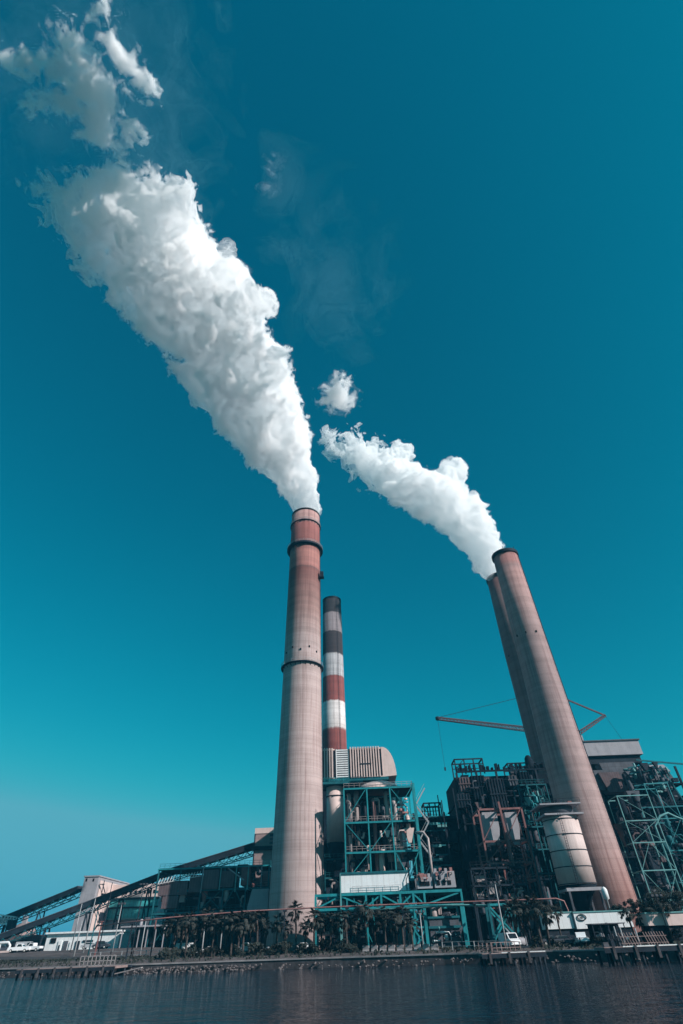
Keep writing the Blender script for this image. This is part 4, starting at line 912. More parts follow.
# coal dome, stacker, service building right of shed
t = thing('storage_dome', 'squat tan conical storage dome under the lower conveyor', 'dome', (-104, 262, 4)); p = at(21, 940, 262)
MB().lathe(p.x, 262, [(6.5, gz2(p.x, 262)), (6.1, p.z-.5), (3.4, p.z+4.6), (1.4, p.z+5.6), (.1, p.z+5.9)], 28).build('shell', M_tan, t)
MB().box(p.x-.6, p.x+1.2, 259.5, 260.5, p.z+5, p.z+7.6).build('hatch', M_grey, t)
t = thing('stacker', 'white lattice boom of a coal stacker at the far left edge', 'machinery', (-118, 235, 4)); p, q = at(-18, 917, 235), at(14, 921, 235)
lattice(MB(), (p.x, 235, p.z), (q.x, 235, q.z), 2.6, 2.2, 11, .2).build('boom', M_white, t)
MB().box(q.x-1.5, q.x+.6, 233.5, 236.5, q.z-2.6, q.z+.3).build('head_drum', M_dark2, t)
MB().bar((p.x+2, 235, gz2(p.x, 235)), (p.x+2, 235, p.z), .9).bar((q.x-3, 235, gz2(p.x, 235)), (q.x-3, 235, q.z-1), .7).build('pylon', M_dark2, t)
t = thing('portal_frame', 'white arched pipe portal by the parked vehicles at the left edge', 'frame', (-84, 178, 4)); p0, p1 = at(-4, 943, 178), at(11, 942, 178); g = gz2(p0.x, 178)
MB().pipe([(p0.x, 178, g), (p0.x, 178, p0.z-.5), (p0.x+.5, 178, p0.z), (p1.x-.6, 178, p0.z), (p1.x, 178, p0.z-.6), (p1.x, 178, g)], .3, 10).build('hoop', M_white, t)
MB().box(p0.x+1, p0.x+1.5, 177.8, 178.2, g, p0.z-.3).build('post', M_white, t); MB().box(p0.x-.5, p1.x+.4, 177.6, 178.4, g, g+.7).build('plinth', M_cream, t)
t = thing('far_shed', 'dark low shed behind the parked vehicles at the left', 'shed', (-100, 215, 4)); x0, x1, z0, z1 = rect(-40, 44, 944, 950, 212); MB().box(x0, x1, 212, 225, gz2(x0, 212), z1+.6).build('wall', M_dark2, t); prism(MB(), [(x0-.5, z1+.603), (x1+.5, z1+.603), (x1-3, z1+2), (x0+3, z1+2)], 211.5, 225.5).build('roof', M_brown, t)
# ------------------------------------------------------------------ waterfront
def sy(x):
    for (x0, y0), (x1, y1) in zip(SHORE, SHORE[1:]):
        if x0 <= x <= x1: return y0+(y1-y0)*(x-x0)/(x1-x0)
    return 100.0
def spot(px, off, py=948):
    Y = 125.0
    for _ in range(12): x = at(px, py, Y).x; Y = sy(x)+off
    return x, Y, gz_(x, Y) if off > 9 else 1.3+(gz_(x, Y)-1.3)*(off/9)**0.8
M_frond = mat('palm_frond', (0.042, 0.046, 0.042), 0.6, var=0.5, scale=2.0, streak=0, dirt=(0.03, 0.028, 0.025), dirt_amt=.4)
M_deadf = mat('dry_palm_frond', (0.10, 0.075, 0.065), 0.9, var=0.4, scale=2.0, streak=0)
M_bark = mat('palm_bark', (0.06, 0.05, 0.047), 0.95, var=0.4, scale=3.0, streak=0, bump=0.05)
M_leaf = mat('shrub_leaf', (0.032, 0.038, 0.033), 0.7, var=0.5, scale=2.5, streak=0, dirt_amt=.3)
M_stone = mat('broken_rock', (0.11, 0.095, 0.095), 0.95, var=0.5, scale=1.5, streak=0, dirt_amt=.5)
def palm_meshes(h, seed):
    r = random.Random(seed); T = MB(); pts = []; lx, ly = r.uniform(-.5, .5), r.uniform(-.4, .4)
    for k in range(8): f = k/7; pts.append((lx*f*f, ly*f*f, h*f))
    rs = [.24-.06*k/7+(.05 if k == 0 else 0)+r.uniform(-.015, .015) for k in range(8)]; T.pipe(pts, .2, 9, rs)
    top = Vector(pts[-1]); G = MB(); D = MB()
    def frond(mb, az, el, L, w_, n=11, droop=1.0):
        ca, sa = math.cos(az), math.sin(az); base = top+Vector((ca*.12, sa*.12, r.uniform(-.2, .15)))
        pl = L*.45; c = base+Vector((ca*math.cos(el)*pl, sa*math.cos(el)*pl, math.sin(el)*pl-.06*droop))
        mb.add([base+Vector((-sa*.03, ca*.03, 0)), base-Vector((-sa*.03, ca*.03, 0)), c-Vector((-sa*.02, ca*.02, 0)), c+Vector((-sa*.02, ca*.02, 0))], [(0, 1, 2, 3)])
        for k in range(n):
            a = (k/(n-1)-.5)*2.5; l2 = L*.6*(1-.25*abs(a))*r.uniform(.85, 1.1); e2 = el-.35*droop-abs(a)*.12
            dx, dy = math.cos(az+a), math.sin(az+a); m1 = c+Vector((dx*math.cos(e2)*l2*.55, dy*math.cos(e2)*l2*.55, math.sin(e2)*l2*.55))
            e3 = e2-.75*droop; m2 = m1+Vector((dx*math.cos(e3)*l2*.5, dy*math.cos(e3)*l2*.5, math.sin(e3)*l2*.5)); s = Vector((-dy, dx, 0))*w_
            mb.add([c, m1+s, m2, m1-s], [(0, 1, 2, 3)])
    for k in range(30):
        frond(G, r.uniform(0, 6.283), r.uniform(-.45, 1.35), r.uniform(1.9, 2.7), .10, 12, r.uniform(.7, 1.4))
    for k in range(11): frond(D, r.uniform(0, 6.283), r.uniform(-1.45, -.75), r.uniform(1.5, 2.2), .11, 9, .6)
    return T, G, D
palm_src = {}
HV = (4.6, 5.4, 6.2, 7.0)
def make_palm(vi, loc, rz, sc_, label, group):
    if vi not in palm_src:
        h = HV[vi % 4]; T, G, D = palm_meshes(h, 100+vi); t = thing('palm_tree', label, 'palm tree', loc, rz, group)
        T.build('trunk', M_bark, t, True); G.build('crown', M_frond, t, True); D.build('dead_fronds', M_deadf, t, True); palm_src[vi] = t
    else:
        s = palm_src[vi]; t = s.copy(); COL.objects.link(t); t['label'] = label; t.location = loc; t.rotation_euler = (0, 0, rz); t['group'] = group
        for ch in list(s.children): c = ch.copy(); COL.objects.link(c); c.parent = t
    t.scale = (sc_,)*3; return t
row = [(166, 921), (173, 917), (180, 924), (186, 915), (194, 922), (199, 913), (205, 910), (212, 918), (218, 912), (225, 920), (231, 914), (238, 921), (243, 913), (250, 917), (257, 913), (265, 920), (276, 916), (284, 923), (296, 905), (305, 921), (314, 911),
       (322, 917), (330, 914), (338, 921), (347, 912), (356, 918), (367, 902), (376, 913), (386, 905), (395, 912), (404, 908), (413, 917)]
ords = ['first', 'second', 'third', 'fourth', 'fifth', 'sixth', 'seventh', 'eighth', 'ninth', 'tenth', 'eleventh', 'twelfth', 'thirteenth', 'fourteenth', 'fifteenth', 'sixteenth']
pr = random.Random(17)
tallset = {296: 'tall slim palm standing clear against the foot of the grey chimney', 367: 'tallest palm of the row below the white clad enclosure', 386: 'tall palm with dry fronds under the right end of the white enclosure'}
for i, (px, ct) in enumerate(row):
    x, Y, z = spot(px, pr.choice((7.5, 9.0, 11.5, 12.5))); H = at(px, ct, Y).z-z
    vi = min(range(4), key=lambda k: abs(HV[k]+1.0-H)); vi = vi if i % 2 else vi+4
    if px in tallset: lab = tallset[px]
    elif px < 270: lab = ords[sum(1 for q, _ in row[:i])] + ' palm from the left in the row left of the grey chimney'
    else:
        k = sum(1 for q, _ in row[:i] if q >= 270 and q not in tallset); lab = ords[k] + ' of the shorter palms right of the grey chimney foot, from the left'
        if px in (276, 284): lab = ('left' if px == 276 else 'right') + ' one of two palms directly in front of the grey chimney base'
        elif k >= 2: lab = ords[k-2] + ' shorter palm along the teal pipe bridge counting from the grey chimney'
    make_palm(vi, (x, Y, z-.1), pr.uniform(0, 6), H/(HV[vi % 4]+1.05), lab, 'palms along the waterfront')
rp = [(517, 902, 'leftmost palm of the dense clump right of the teal trestle'), (525, 898, 'second palm of the clump right of the teal trestle'), (533, 903, 'middle palm of the clump right of the teal trestle'), (541, 899, 'tall palm in the clump beside the white trailers'),
      (549, 904, 'rightmost palm of the clump, touching the first trailer'), (562, 906, 'lone palm standing in front of the first white trailer'), (636, 905, 'bushy palm between the two groups of pale trailers'), (645, 914, 'leaning palm right of the long trailer'),
      (658, 908, 'palm in front of the pink tinted trailer wall'), (673, 900, 'rightmost full palm near the edge of the waterfront')]
for i, (px, ct, lab) in enumerate(rp):
    x, Y, z = spot(px, 9 + (i % 3)*1.6, 940); H = at(px, ct, Y).z-z; vi = (i*3) % 8
    make_palm(vi, (x, Y, z-.1), pr.uniform(0, 6), H/(HV[vi % 4]+1.05), lab, 'palms along the waterfront')
def leafball(mb, c, r_, n, r, s=.16, flat=.7):
    for _ in range(n):
        d = Vector((r.gauss(0, 1), r.gauss(0, 1), r.gauss(0, 1))).normalized()*r_*(r.random()**.4); d.z *= flat
        p = Vector(c)+d; a = Vector((r.gauss(0, 1), r.gauss(0, 1), r.gauss(0, 1))).normalized(); b_ = a.orthogonal().normalized(); e = s*r.uniform(.6, 1.5)
        mb.add([p+a*e, p+b_*e*.5, p-a*e, p-b_*e*.5], [(0, 1, 2, 3)])
shr = []
for v in range(3):
    r = random.Random(300+v); c = MB(); st = MB()
    for k in range(7): q = (r.uniform(-.9, .9), r.uniform(-.5, .5), r.uniform(.45, 1.1)); leafball(c, q, r.uniform(.4, .7), 110, r, .13); st.bar((0, 0, 0), q, .05)
    shr.append((c, st))
def shrub(i, loc, s_, label):
    v = i % 3
    if len(shr[v]) == 2:
        t = thing('shrub', label, 'shrub', loc, 0, 'shrubs on the bank'); shr[v][0].build('foliage', M_leaf, t, True); shr[v][1].build('stems', M_bark, t, True); shr[v] = (*shr[v], t)
    else:
        t = shr[v][2].copy(); COL.objects.link(t); t['label'] = label; t.location = loc; t.rotation_euler = (0, 0, i*1.3)
        for ch in list(shr[v][2].children): c = ch.copy(); COL.objects.link(c); c.parent = t
    t.scale = (s_*1.2, s_, s_)
spx = [(168, 1.1), (178, .9), (189, 1.2), (203, .9), (215, 1.1), (228, 1.0), (240, .8), (252, 1.2), (262, .9), (273, 1.0), (287, 1.2), (301, .9), (310, 1.0), (324, 1.3), (340, 1.1), (352, .9)]
for i, (px, s_) in enumerate(spx):
    x, Y, z = spot(px, 6.5+(i % 3)); shrub(i, (x, Y, z-.1), s_*1.25, ords[i]+' low shrub from the left on the bank under the palms')
for i, (px, s_) in enumerate([(536, 1.0), (556, .9), (592, .8), (604, .8), (642, 1.3), (652, 1.1), (664, 1.0), (680, 1.3)]):
    x, Y, z = spot(px, 10+(i % 2)*1.5, 940); shrub(i+1, (x, Y, z-.1), s_*1.2, ords[i]+' low shrub from the left in front of the white trailers')
def tree(loc, h, w_, label, seed):
    r = random.Random(seed); t = thing('tree', label, 'tree', loc, 0, 'dark trees by the trailers'); T = MB(); C = MB()
    T.pipe([(0, 0, 0), (.1, 0, h*.3), (0, .1, h*.55)], .2, 8, [.28, .2, .13])
    for k in range(16):
        a = r.uniform(0, 6.28); q = Vector((math.cos(a)*w_*r.uniform(.1, .8), math.sin(a)*w_*r.uniform(.1, .8), h*r.uniform(.42, .95))); T.pipe([(0, 0, h*r.uniform(.3, .5)), tuple(q*.6+Vector((0, 0, h*.12))), tuple(q)], .06, 5, [.1, .06, .03]); leafball(C, q, w_*r.uniform(.3, .5), 240, r, .17, .75)
    T.build('trunk', M_bark, t, True); C.build('crown', M_leaf, t, True)
for i, (px, ct, w_, lab) in enumerate(((668, 893, 2.8, 'dark leafy tree behind the pink tinted trailer wall'), (650, 897, 2.0, 'smaller dark tree between brown chimney and teal frame'), (628, 903, 1.5, 'low dark tree at the foot of the brown chimney'), (683, 888, 3.0, 'dark tree cut by the right edge of the yard'))):
    x, Y, z = spot(px, 30, 940); tree((x, Y, z-.1), at(px, ct, Y).z-z, w_, lab, 400+i)
# trailers and the sign
def trailer(px0, px1, pt, pb, Y, label, m, logo=None, grp='office trailers on the waterfront'):
    x0, x1, z0, z1 = rect(px0, px1, pt, pb, Y); g = gz_(x0, Y)
    t = thing('trailer', label, 'trailer', (x0, Y, g), 0, grp)
    MB().box(x0, x1, Y, Y+3.4, z0, z1).build('body', m, t); MB().box(x0-.12, x1+.12, Y-.15, Y+3.5, z1+.003, z1+.18).build('roof', M_tealp, t)
    MB().box(x0+.2, x1-.2, Y+.3, Y+3.1, g-.2, z0-.003).build('skirting', M_dark2, t)
    for xx in (x0+.5, x1-.7): MB().tube((xx, Y+.12, g+.45), (xx, Y+.32, g+.45), .45, 14).build('wheel', M_black, t)
    return t, x0, x1, z0, z1
trailer(545.5, 573, 913, 929, 124, 'short white trailer at the left end beside the palm clump', M_white)
t, x0, x1, z0, z1 = trailer(575, 632, 911.8, 928, 123.5, 'long white trailer carrying a dark oval sign', M_white)
c = at(582, 917.3, 123.2); sg = MB(); n = 40; rx, rz_ = .88, .5
vs = []; fs = []
for y in (123.30, 123.42):
    for k in range(n): a = 6.2832*k/n; vs.append((c.x+rx*math.cos(a), y, c.z+rz_*math.sin(a)))
    for k in range(n): a = 6.2832*k/n; vs.append((c.x+(rx-.14)*math.cos(a), y, c.z+(rz_-.13)*math.sin(a)))
for k in range(n):
    j = (k+1) % n; fs += [(k, j, n+j, n+k), (2*n+k, 3*n+k, 3*n+j, 2*n+j), (k, 2*n+k, 2*n+j, j), (n+k, n+j, 3*n+j, 3*n+k)]
sg.add(vs, fs); lg = sg.build('sign_ring', M_black, t); seg_text('sign_letters', 'HSI', .5, (c.x, 123.38, c.z), M_black, t)
trailer(647, 664.5, 913.5, 925.5, 108, 'pinkish white trailer left of the rightmost palm', M_cream)
trailer(666.5, 700, 912.5, 925, 107, 'pinkish white trailer running out of the right edge', M_cream)
x0, x1, z0, z1 = rect(592, 626, 923, 938, 119); g = gz_(x0, 119)
t = thing('carport', 'low dark open shelter in front of the long white trailer', 'shelter', (x0, 119, g))
MB().box(x0, x1, 118.5, 121.5, z1-.15, z1).build('roof', M_mid, t); MB().box(x0+.2, x1-.2, 121.2, 121.4, g, z1-.153).build('rear_wall', M_dark, t)
for k in range(5): xx = x0+.2+(x1-x0-.4)*k/4; MB().box(xx-.07, xx+.07, 118.7, 118.84, g, z1-.153).build('post', M_dark2, t)
clutter(t, x0+.5, x1-1, 119.4, 120.8, g, z1-1.2, 8, [M_mid, M_grey, M_dark2], .35, 130)
# ---- vehicles
M_paintw = mat('white_car_paint', (0.72, 0.73, 0.74), 0.3, var=.05, streak=0, dirt_amt=.15); M_paintd = mat('dark_car_paint', (0.05, 0.055, 0.07), 0.3, var=.1, streak=0, dirt_amt=.2); M_paintg = mat('silver_car_paint', (0.35, 0.36, 0.38), 0.3, var=.1, streak=0, dirt_amt=.2)
M_win = mat('car_glass', (0.015, 0.02, 0.025), 0.08, var=0, streak=0, dirt_amt=0); M_tyre = mat('tyre', (0.02, 0.02, 0.02), .9, var=.1, streak=0, dirt_amt=0); M_lamp = mat('lamp_lens', (0.6, 0.58, 0.55), .2, var=0, streak=0, dirt_amt=0)
def yprism(mb, poly, y0, y1): return prism(mb, poly, y0, y1)
veh = {}
def vehicle(kind, paint, loc, rz, label, grp='vehicles parked on the waterfront'):
    key = (kind, paint.name)
    if key in veh:
        s = veh[key]; t = s.copy(); COL.objects.link(t); t.location = loc; t.rotation_euler = (0, 0, rz); t['label'] = label; t['group'] = grp
        for ch in list(s.children):
            c = ch.copy(); COL.objects.link(c); c.parent = t
            for g2 in ch.children: d = g2.copy(); COL.objects.link(d); d.parent = c
        return t
    t = thing({'pickup': 'pickup_truck', 'van': 'van', 'car': 'parked_car'}[kind], label, {'pickup': 'pickup truck', 'van': 'van', 'car': 'car'}[kind], loc, rz, grp)
    w_ = .92
    if kind == 'pickup':
        body = [(-2.7, .55), (-2.65, .95), (-2.55, 1.08), (-.75, 1.12), (-.72, 1.1), (1.05, 1.12), (2.35, 1.02), (2.62, .9), (2.7, .5), (2.3, .42), (-2.5, .42)]; cab = [(-.72, 1.103), (-.6, 1.72), (-.45, 1.8), (.5, 1.8), (.62, 1.75), (1.2, 1.103)]; wx = (-1.75, 1.75)
    elif kind == 'van':
        body = [(-2.6, .5), (-2.62, 2.0), (-2.5, 2.15), (1.0, 2.15), (1.3, 2.05), (1.95, 1.25), (2.5, 1.05), (2.6, .5), (2.2, .4), (-2.4, .4)]; cab = [(1.0, 1.35), (1.05, 1.95), (1.25, 1.98), (1.8, 1.3)]; wx = (-1.6, 1.65)
    else:
        body = [(-2.2, .5), (-2.22, .95), (-1.4, 1.02), (1.0, 1.0), (2.0, .88), (2.2, .6), (2.1, .35), (-2.1, .35)]; cab = [(-1.6, .98), (-1.1, 1.42), (.2, 1.45), (1.1, .97)]; wx = (-1.35, 1.35)
    prism(MB(), body, -w_, w_).build('body', paint, t, True)
    if kind != 'van':
        c = prism(MB(), cab, -w_+.1, w_-.1).build('cab', paint, t, True)
        x0_, x1_ = cab[0][0]+.2, cab[-1][0]-.35; z0_, z1_ = cab[0][1]+.06, max(z for _, z in cab)-.12
        for s in (-1, 1):
            b = MB(); ya, yb = sorted((s*(w_-.1)+s*.005, s*(w_-.1)+s*.02)); b.add([(x, y, z) for y in (ya, yb) for x, z in ((x0_, z0_), (x1_, z0_), (x1_-.35, z1_), (x0_+.25, z1_))], [(0, 1, 2, 3), (7, 6, 5, 4), (0, 4, 5, 1), (1, 5, 6, 2), (2, 6, 7, 3), (3, 7, 4, 0)]); b.build('side_window', M_win, c, True)
        MB().bar((cab[-1][0]-.02, 0, cab[-1][1]+.12), (cab[-2][0]+.03, 0, cab[-2][1]-.1), 1.5, .03).build('windscreen', M_win, c, True)
    else:
        for s in (-1, 1): ya, yb = sorted((s*(w_+.004), s*(w_+.02))); MB().add([(x, y, z) for y in (ya, yb) for x, z in ((.55, 1.3), (1.65, 1.3), (1.25, 1.9), (.55, 1.9))], [(0, 1, 2, 3), (7, 6, 5, 4), (0, 4, 5, 1), (1, 5, 6, 2), (2, 6, 7, 3), (3, 7, 4, 0)]).build('side_window', M_win, t, True)
        MB().bar((1.93, 0, 1.32), (1.36, 0, 2.0), 1.5, .04).build('windscreen', M_win, t, True)
    for xx in wx:
        for s in (-1, 1):
            wl = MB().tube((xx, s*(w_-.2), .36), (xx, s*(w_+.03), .36), .36, 16).build('wheel', M_tyre, t, True); MB().tube((xx, s*(w_+.033), .36), (xx, s*(w_+.05), .36), .19, 12).build('rim', M_lamp, wl, True)
    xe = body[-3][0] if kind != 'car' else 2.18
    for s in (-1, 1): ya, yb = sorted((s*.55, s*.85)); MB().box(2.56 if kind != 'car' else 2.12, 2.7 if kind != 'car' else 2.22, ya, yb, .68, .86).build('headlight', M_lamp, t, True)
    MB().box(-2.75 if kind != 'car' else -2.27, -2.6 if kind != 'car' else -2.15, -.9, .9, .45, .6).build('bumper', M_dark2, t, True)
    veh[key] = t; return t
def gv(px, Y, py=946): x = at(px, py, Y).x; return (x, Y, max(gz_(x-2, Y), gz_(x+2, Y), gz_(x, Y))+.02)
vehicle('pickup', M_paintw, gv(20, 176), .15, 'white pickup nearest the white pipe portal at the left edge')
vehicle('pickup', M_paintw, gv(33, 178), 3.0, 'white pickup parked nose left just left of the workshop')
vehicle('van', M_paintg, gv(26, 184), .1, 'silver van behind the two white pickups at the left')
vehicle('car', M_paintd, gv(4, 181), .2, 'dark car under the white pipe portal')
vehicle('car', M_paintg, gv(90, 181), .1, 'silver car in front of the workshop louvre')
vehicle('car', M_paintd, gv(101, 180), 3.1, 'dark car in front of the dark workshop door')
x, Y, z = spot(188, 17); vehicle('van', M_paintw, (x, Y, z+.12), .1, 'white van half hidden by palms left of the brown hoppers')
x, Y, z = spot(245, 17); vehicle('pickup', M_paintw, (x, Y, z+.12), 0.05, 'white pickup seen between palms below the grey bin')
x, Y, z = spot(262, 22); vehicle('car', M_paintg, (x, Y, z+.12), .1, 'silver car between palms just left of the grey chimney')
x, Y, z = spot(213, 22); vehicle('car', M_paintw, (x, Y, z+.12), .1, 'white car deep between the palms under the hopper building')
x, Y, z = spot(305, 21); vehicle('car', M_paintw, (x, Y, z+.12), .1, 'white car right of the grey chimney foot behind palms')
x, Y, z = spot(509, 7.5, 938); vehicle('van', M_paintw, (x, Y, z+.02), R(-78), 'small white van facing the water beside the teal trestle')
x, Y, z = spot(550, 12, 938); vehicle('car', M_paintd, (x, Y, z+.1), .1, 'dark car in front of the short white trailer')
x, Y, z = spot(564, 13, 938); vehicle('car', M_paintd, (x, Y, z+.1), .05, 'dark car below the gap between the two white trailers')
x, Y, z = spot(581, 12, 938); vehicle('pickup', M_paintw, (x, Y, z+.1), R(80), 'white pickup seen end-on beside the low carport')
x, Y, z = spot(641, 12, 938); vehicle('car', M_paintw, (x, Y, z+.1), .1, 'white car at the foot of the bushy palm')
# machinery beside the van
x, Y, z = spot(519, 8, 938); t = thing('winch', 'small grey winch drum machine right of the white van', 'machinery', (x, Y, z))
MB().tube((x-.9, Y, z+.9), (x+.9, Y, z+.9), .6, 18).build('drum', M_grey, t); MB().box(x-1.3, x+1.3, Y-.7, Y+.7, z-.1, z+.28).build('base', M_dark2, t)
for s in (-1, 1): MB().box(x+s*1.1-.08, x+s*1.1+.08, Y-.5, Y+.5, z+.283, z+1.6).build('side_plate', M_grey, t)
MB().bar((x-1, Y-.3, z+1.5), (x-2.2, Y-.4, z+2.8), .15).build('arm', M_grey, t)
# storage drums / barriers
for i in range(9):
    px = 366+i*8.6; x, Y, z = spot(px, 6.8); t = thing('concrete_barrier', 'pale concrete barrier on the bank, number %s from the left below the white enclosure' % ords[i], 'barrier', (x, Y, z), 0, 'concrete barriers on the bank')
    L_ = .62; a_ = R(-20); v = [(-.42, 0), (-.42, .2), (-.2, .45), (-.14, 1.0), (.14, 1.0), (.2, .45), (.42, .2), (.42, 0)]
    vs = [(xx, yy, zz-.1) for xx in (-L_, L_) for yy, zz in v]; n = 8
    MB().add(vs, [tuple(reversed(range(n))), tuple(range(n, 2*n))]+[(k, (k+1) % n, (k+1) % n+n, k+n) for k in range(n)]).build('block', M_cap, t, True); MB().box(-.25, .25, -.3, .3, .898, .96).build('lifting_bar', M_dark2, t, True); t.rotation_euler = (0, 0, a_)
# light poles
def pole(px, pb, pt, Y, label, head=True, m=None, r_=.11):
    p = at(px, pb, Y); g = gz_(p.x, Y); z1 = at(px, pt, Y).z; t = thing('light_pole', label, 'light pole', (p.x, Y, g), 0, 'tall light poles of the yard')
    MB().pipe([(p.x, Y, g-.1), (p.x, Y, (g+z1)/2), (p.x, Y, z1)], r_, 8, [r_*1.5, r_*1.2, r_*.8]).build('mast', m or M_rail, t)
    if head:
        MB().box(p.x-.9, p.x+.9, Y-.07, Y+.07, z1+.003, z1+.12).build('crossarm', m or M_rail, t)
        for dx in (-.75, 0, .75): MB().box(p.x+dx-.2, p.x+dx+.2, Y-.35, Y+.1, z1+.123, z1+.42).build('lamp', M_mid, t)
for a_ in ((70, 953, 904, 172, 'slim pole in front of the left half of the workshop', False), (83, 953, 899, 168, 'pole crossing the long conveyor below the pale tower', False), (98, 953, 893, 166, 'dark pole left of the green glass building', False, M_dark2), (88, 955, 912, 160, 'shorter teal pole in front of the workshop louvre', False, M_teald),
          (112, 953, 905, 168, 'pole at the left end of the open shed', True), (131, 955, 886, 150, 'tallest leaning looking pole in front of the open shed', True, M_dark2), (140, 955, 921, 155, 'short pole right of the tallest one by the open shed', False), (74, 955, 921, 158, 'short grey post at the left end of the white railing', False),
          (202, 950, 914, 150, 'grey pole among the palms under the hopper building', False), (220, 950, 916, 150, 'second grey pole among the palms left of the chimney', False), (505, 938, 884, 117, 'light pole with three lamps beside the teal trestle', True), (423, 944, 913, 128, 'short lamp post in front of the pump house', True), (668, 930, 897, 108, 'thin pole near the right edge trailers', True, M_dark2)): pole(*a_)
for px, pt, Y, lab in ((98, 922, 152, 'thin red post holding the left end of the long pipe'), (153, 919, 146, 'thin red post under the pipe right of the open shed')):
    p = at(px, 940, Y); g = gz_(p.x, Y); t = thing('pipe_post', lab, 'post', (p.x, Y, g)); z1 = at(px, pt, Y).z; MB().box(p.x-.12, p.x+.12, Y-.12, Y+.12, g-.1, z1).build('shaft', M_rust, t); MB().box(p.x-.35, p.x+.35, Y-.2, Y+.2, z1+.003, z1+.15).build('saddle', M_rust, t)
# fences
def fence(label, pts, h, m, post=2.4, w_=.07, rails=2):
    t = thing('fence', label, 'fence', tuple(pts[0])); r_ = MB()
    for a, b_ in zip(pts, pts[1:]):
        a, b_ = Vector(a), Vector(b_); n = max(1, int((b_-a).length/post))
        for k in range(n+1): c = a.lerp(b_, k/n); MB().box(c.x-w_, c.x+w_, c.y-w_, c.y+w_, c.z-.2, c.z+h).build('post', m, t)
        for k in range(rails): zz = Vector((0, 0, h*(k+1)/rails-.05)); r_.bar(a+zz, b_+zz, w_)
    r_.build('rails', m, t)
def sp(px, off, py=948): x, Y, z = spot(px, off, py); return (x, Y, z)
fence('low grey rail fence in front of the open shed', [sp(p_, 11) for p_ in (92, 112, 134, 160)], 1.3, M_rail)
fence('dark rail fence running behind the palms', [sp(p_, 13.4) for p_ in (166, 200, 240, 280, 320, 360, 410)], 1.2, M_dark2, 3.2)
fence('galvanised rail fence between pump house and trestle', [sp(p_, 6.5, 942) for p_ in (442, 462, 486, 500)], 1.2, M_rail, 1.6)
fence('dark rail fence along the road before the white trailers', [sp(p_, 8.5, 940) for p_ in (524, 550, 580, 605)], 1.2, M_dark2, 2.2)
fence('dark rail fence below the trailers at the right edge', [sp(p_, 8.5, 936) for p_ in (640, 660, 684, 710)], 1.2, M_dark2, 2.0)
# ---- docks
def dock(name, label, x0, x1, y0, y1, z, piles, m=M_wood, th=.35):
    t = thing(name, label, 'dock', ((x0+x1)/2, y0, 0)); MB().box(x0, x1, y0, y1, z-th, z).build('deck', m, t)
    for k in range(int((x1-x0)/3)): MB().box(x0+1+k*3, x0+1.35+k*3, y0-.3, y0-.143, z-th-.9, z+.1).build('bumper_post', M_wall, t)
    MB().box(x0-.1, x1+.1, y0-.14, y0-.003, z-th-.25, z-.08).build('fender_beam', M_dark2, t)
    for k in range(piles):
        x = x0+.3+(x1-x0-.6)*k/(piles-1)
        for y in (y0+.35, y1-.5): MB().tube((x, y, -1), (x, y, z-th-.003), .2, 8).build('pile', M_dark2, t)
    return t
def bays(mb, a, b_, h, n, w_=.1):
    a, b_ = Vector(a), Vector(b_)
    for k in range(n+1): c = a.lerp(b_, k/n); mb.bar(c, c+Vector((0, 0, h)), w_)
    for f_ in (.08, .52, 1): z = Vector((0, 0, h*f_)); mb.bar(a+z, b_+z, w_)
    return mb
xa, xb = at(40, 968, 133).x, at(128, 964, 131).x; zd = at(95, 966.5, 125).z
t = dock('pier', 'low dark pier with a white bayed railing at the left waterfront', xa, xb, 124, 131, zd, 14, M_wood)
bays(MB(), (at(79, 966, 124.2).x, 124.2, zd), (xb-.2, 124.2, zd), 1.5, 9, .1).build('railing', M_cap, t)
MB().box(xb-1.6, xb+.6, 131.003, 139.5, zd-.4, zd-.05).build('gangway', M_dark2, t)
MB().bar((xb-.5, 126.5, .25), (xb+4.5, 126, 1.0), .8, .15).build('ramp', M_cap, t)
Y = 104.5; xa, xb = at(482, 953, Y).x, at(545, 951, Y).x; zd = at(515, 952.5, Y).z
t = dock('landing_stage', 'low landing stage with a pale edge in front of the white van', xa, xb, Y, Y+3.5, zd, 7, M_wood)
MB().box(xa+3, xb, Y-.2, Y-.145, zd-.02, zd+.08).build('edge_strip', M_white, t)
x, y1, z = spot(497, 3, 946)
s_ = MB()
for k in range(8): f_ = k/7; s_.box(x-1.6, x+1.4, Y+3.55+(y1-Y-3.5)*f_, Y+3.55+(y1-Y-3.5)*(f_+.1), zd+(z-zd)*f_-.1, zd+(z-zd)*f_)
s_.bar((x-1.6, Y+3.5, zd-.1), (x-1.6, y1, z-.1), .12, .3).bar((x+1.4, Y+3.5, zd-.1), (x+1.4, y1, z-.1), .12, .3); s_.build('steps', M_wood, t)
rb = MB()
for xx in (x-1.6, x+1.4, x-3.2):
    for k in range(4): f_ = k/3; c = Vector((xx, Y+1.5+(y1-Y-1.5)*f_, zd+(z-zd)*f_)); rb.bar(c-Vector((0, 0, .2)), c+Vector((0, 0, 1.3)), .1)
    for h in (.6, 1.25): rb.bar((xx, Y+1.5, zd+h), (xx, y1, z+h), .08)
rb.bar((x-3.2, Y+1.5, zd+1.25), (x+1.4, Y+1.5, zd+1.25), .08).bar((x-3.2, Y+1.5, zd+.6), (x+1.4, Y+1.5, zd+.6), .08).build('railing', M_wood, t)
Y = 91.5; xa, xb = at(604, 947, Y).x, at(700, 943, Y).x; zd = at(640, 946, Y).z
t = dock('floating_dock', 'dark dock with close set slanting rails at the right waterfront', xa, xb, Y, Y+4, zd, 9, M_wood)
MB().box(xa+2.5, xb, Y-.2, Y-.145, zd-.05, zd+.06).build('edge_strip', M_white, t)
rb = MB()
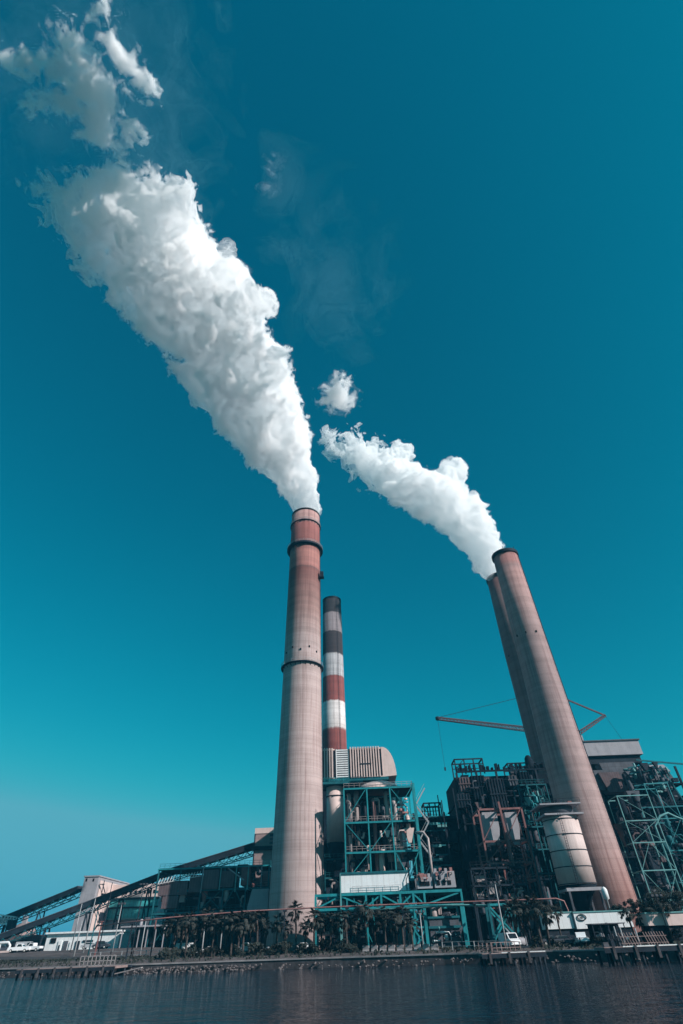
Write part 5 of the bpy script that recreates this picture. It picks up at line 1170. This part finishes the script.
for k in range(17):
    xx = at(622+k*2.8, 940, Y+1).x
    if k not in (7, 8): rb.bar((xx+.15, Y+1, zd-.03), (xx-.25, Y+1.1, zd+1.45), .08)
rb.bar((at(622, 940, Y+1).x-.2, Y+1.05, zd+1.0), (at(668, 940, Y+1).x, Y+1.05, zd+1.0), .07).bar((at(622, 940, Y+1).x-.2, Y+1.03, zd+.3), (at(668, 940, Y+1).x, Y+1.03, zd+.3), .07).build('railing', M_wood, t)
for k, (px, pt) in enumerate(((620, 926), (626, 927), (641, 928), (612, 934), (655, 931))):
    p = at(px, 940, Y+2); MB().tube((p.x, Y+2.6, -1), (p.x-.1, Y+2.6, Zat(pt, Y+2, px)), .1, 8).build('mooring_post', M_rail if k < 3 else M_dark2, t)
for k in range(4): MB().box(xa+.6+k*1.1, xa+1.3+k*1.1, Y+1.5, Y+2.2, zd+.003, zd+.5+.3*(k % 3)).build('locker', M_dark2 if k % 2 else M_mid, t)
p = atz(630, 958, 0); t = thing('mooring_pile', 'single wooden pile standing in the water before the right dock', 'pile', (p.x, p.y, 0)); MB().tube((p.x, p.y, -1), (p.x, p.y, 1.15), .16, 10).build('shaft', M_wood, t); MB().ring(p.x, p.y, .155, .21, .5, .65, 12).build('band', M_dark2, t)
# riprap
rk = MB(); r = random.Random(55)
for _ in range(620):
    x = r.uniform(-95, 60) if r.random() < .7 else r.uniform(-46, -20); o = r.uniform(-1.6, 0.15) if r.random() < .75 else r.uniform(.9, 3.5); z = (-.1 + max(0, o+1.6)*.5 if o < .2 else 1.35)
    s = r.uniform(.12, .36); vs = [Vector((r.gauss(0, 1), r.gauss(0, 1), r.gauss(0, 1))).normalized()*s for _ in range(6)]
    c = Vector((x, sy(x)+o-.35, z)); q = [Vector(v)*s*r.uniform(.6, 1.2)+c for v in ((1, .2, .1), (-.2, 1, 0), (-1, -.1, .2), (.1, -1, -.1), (.1, .1, .8), (0, 0, -.8))]
    rk.add(q, [(0, 1, 4), (1, 2, 4), (2, 3, 4), (3, 0, 4), (1, 0, 5), (2, 1, 5), (3, 2, 5), (0, 3, 5)])
tag(rk.build('riprap', M_stone), 'broken pale rocks along the foot of the seawall', 'rocks', kind='stuff')
# weeds on the bank
wd = MB(); r = random.Random(56)
for _ in range(3600):
    x = r.uniform(-110, 62); o = r.choice((r.uniform(1, 9), r.uniform(7, 12), r.uniform(8, 13))); y = sy(x)+o; g = 1.3+(gz_(x, y)-1.3)*min(1, (o/9))**.8; h = r.uniform(.12, .5); a = r.uniform(0, 3.14)
    dx, dy = math.cos(a)*.12, math.sin(a)*.12; wd.add([(x-dx, y-dy, g-.12), (x+dx, y+dy, g-.12), (x+dx*2.2, y+dy, g+h), (x-dx*1.8, y-dy, g+h*.8)], [(0, 1, 2, 3)])
tag(wd.build('grass', M_leaf), 'rough dark grass and weeds on the bank', 'grass', kind='stuff')
# ------------------------------------------------------------------ bluish haze box added to lift the blacks of the shaded steelwork
hz = bpy.data.materials.new('shadow_lift_haze'); hz.use_nodes = True; t_ = hz.node_tree; t_.nodes.clear()
v = t_.nodes.new('ShaderNodeVolumePrincipled'); o_ = t_.nodes.new('ShaderNodeOutputMaterial')
v.inputs['Color'].default_value = (0.07, 0.50, 0.78, 1); v.inputs['Density'].default_value = 0.00024; v.inputs['Anisotropy'].default_value = 0.0
t_.links.new(v.outputs[0], o_.inputs['Volume'])
tag(MB().box(-6100, 6100, -500, 9500, -2.5, 162).build('haze', hz), 'thin bluish haze added over the site to lift the dark shadows', 'haze', kind='stuff')
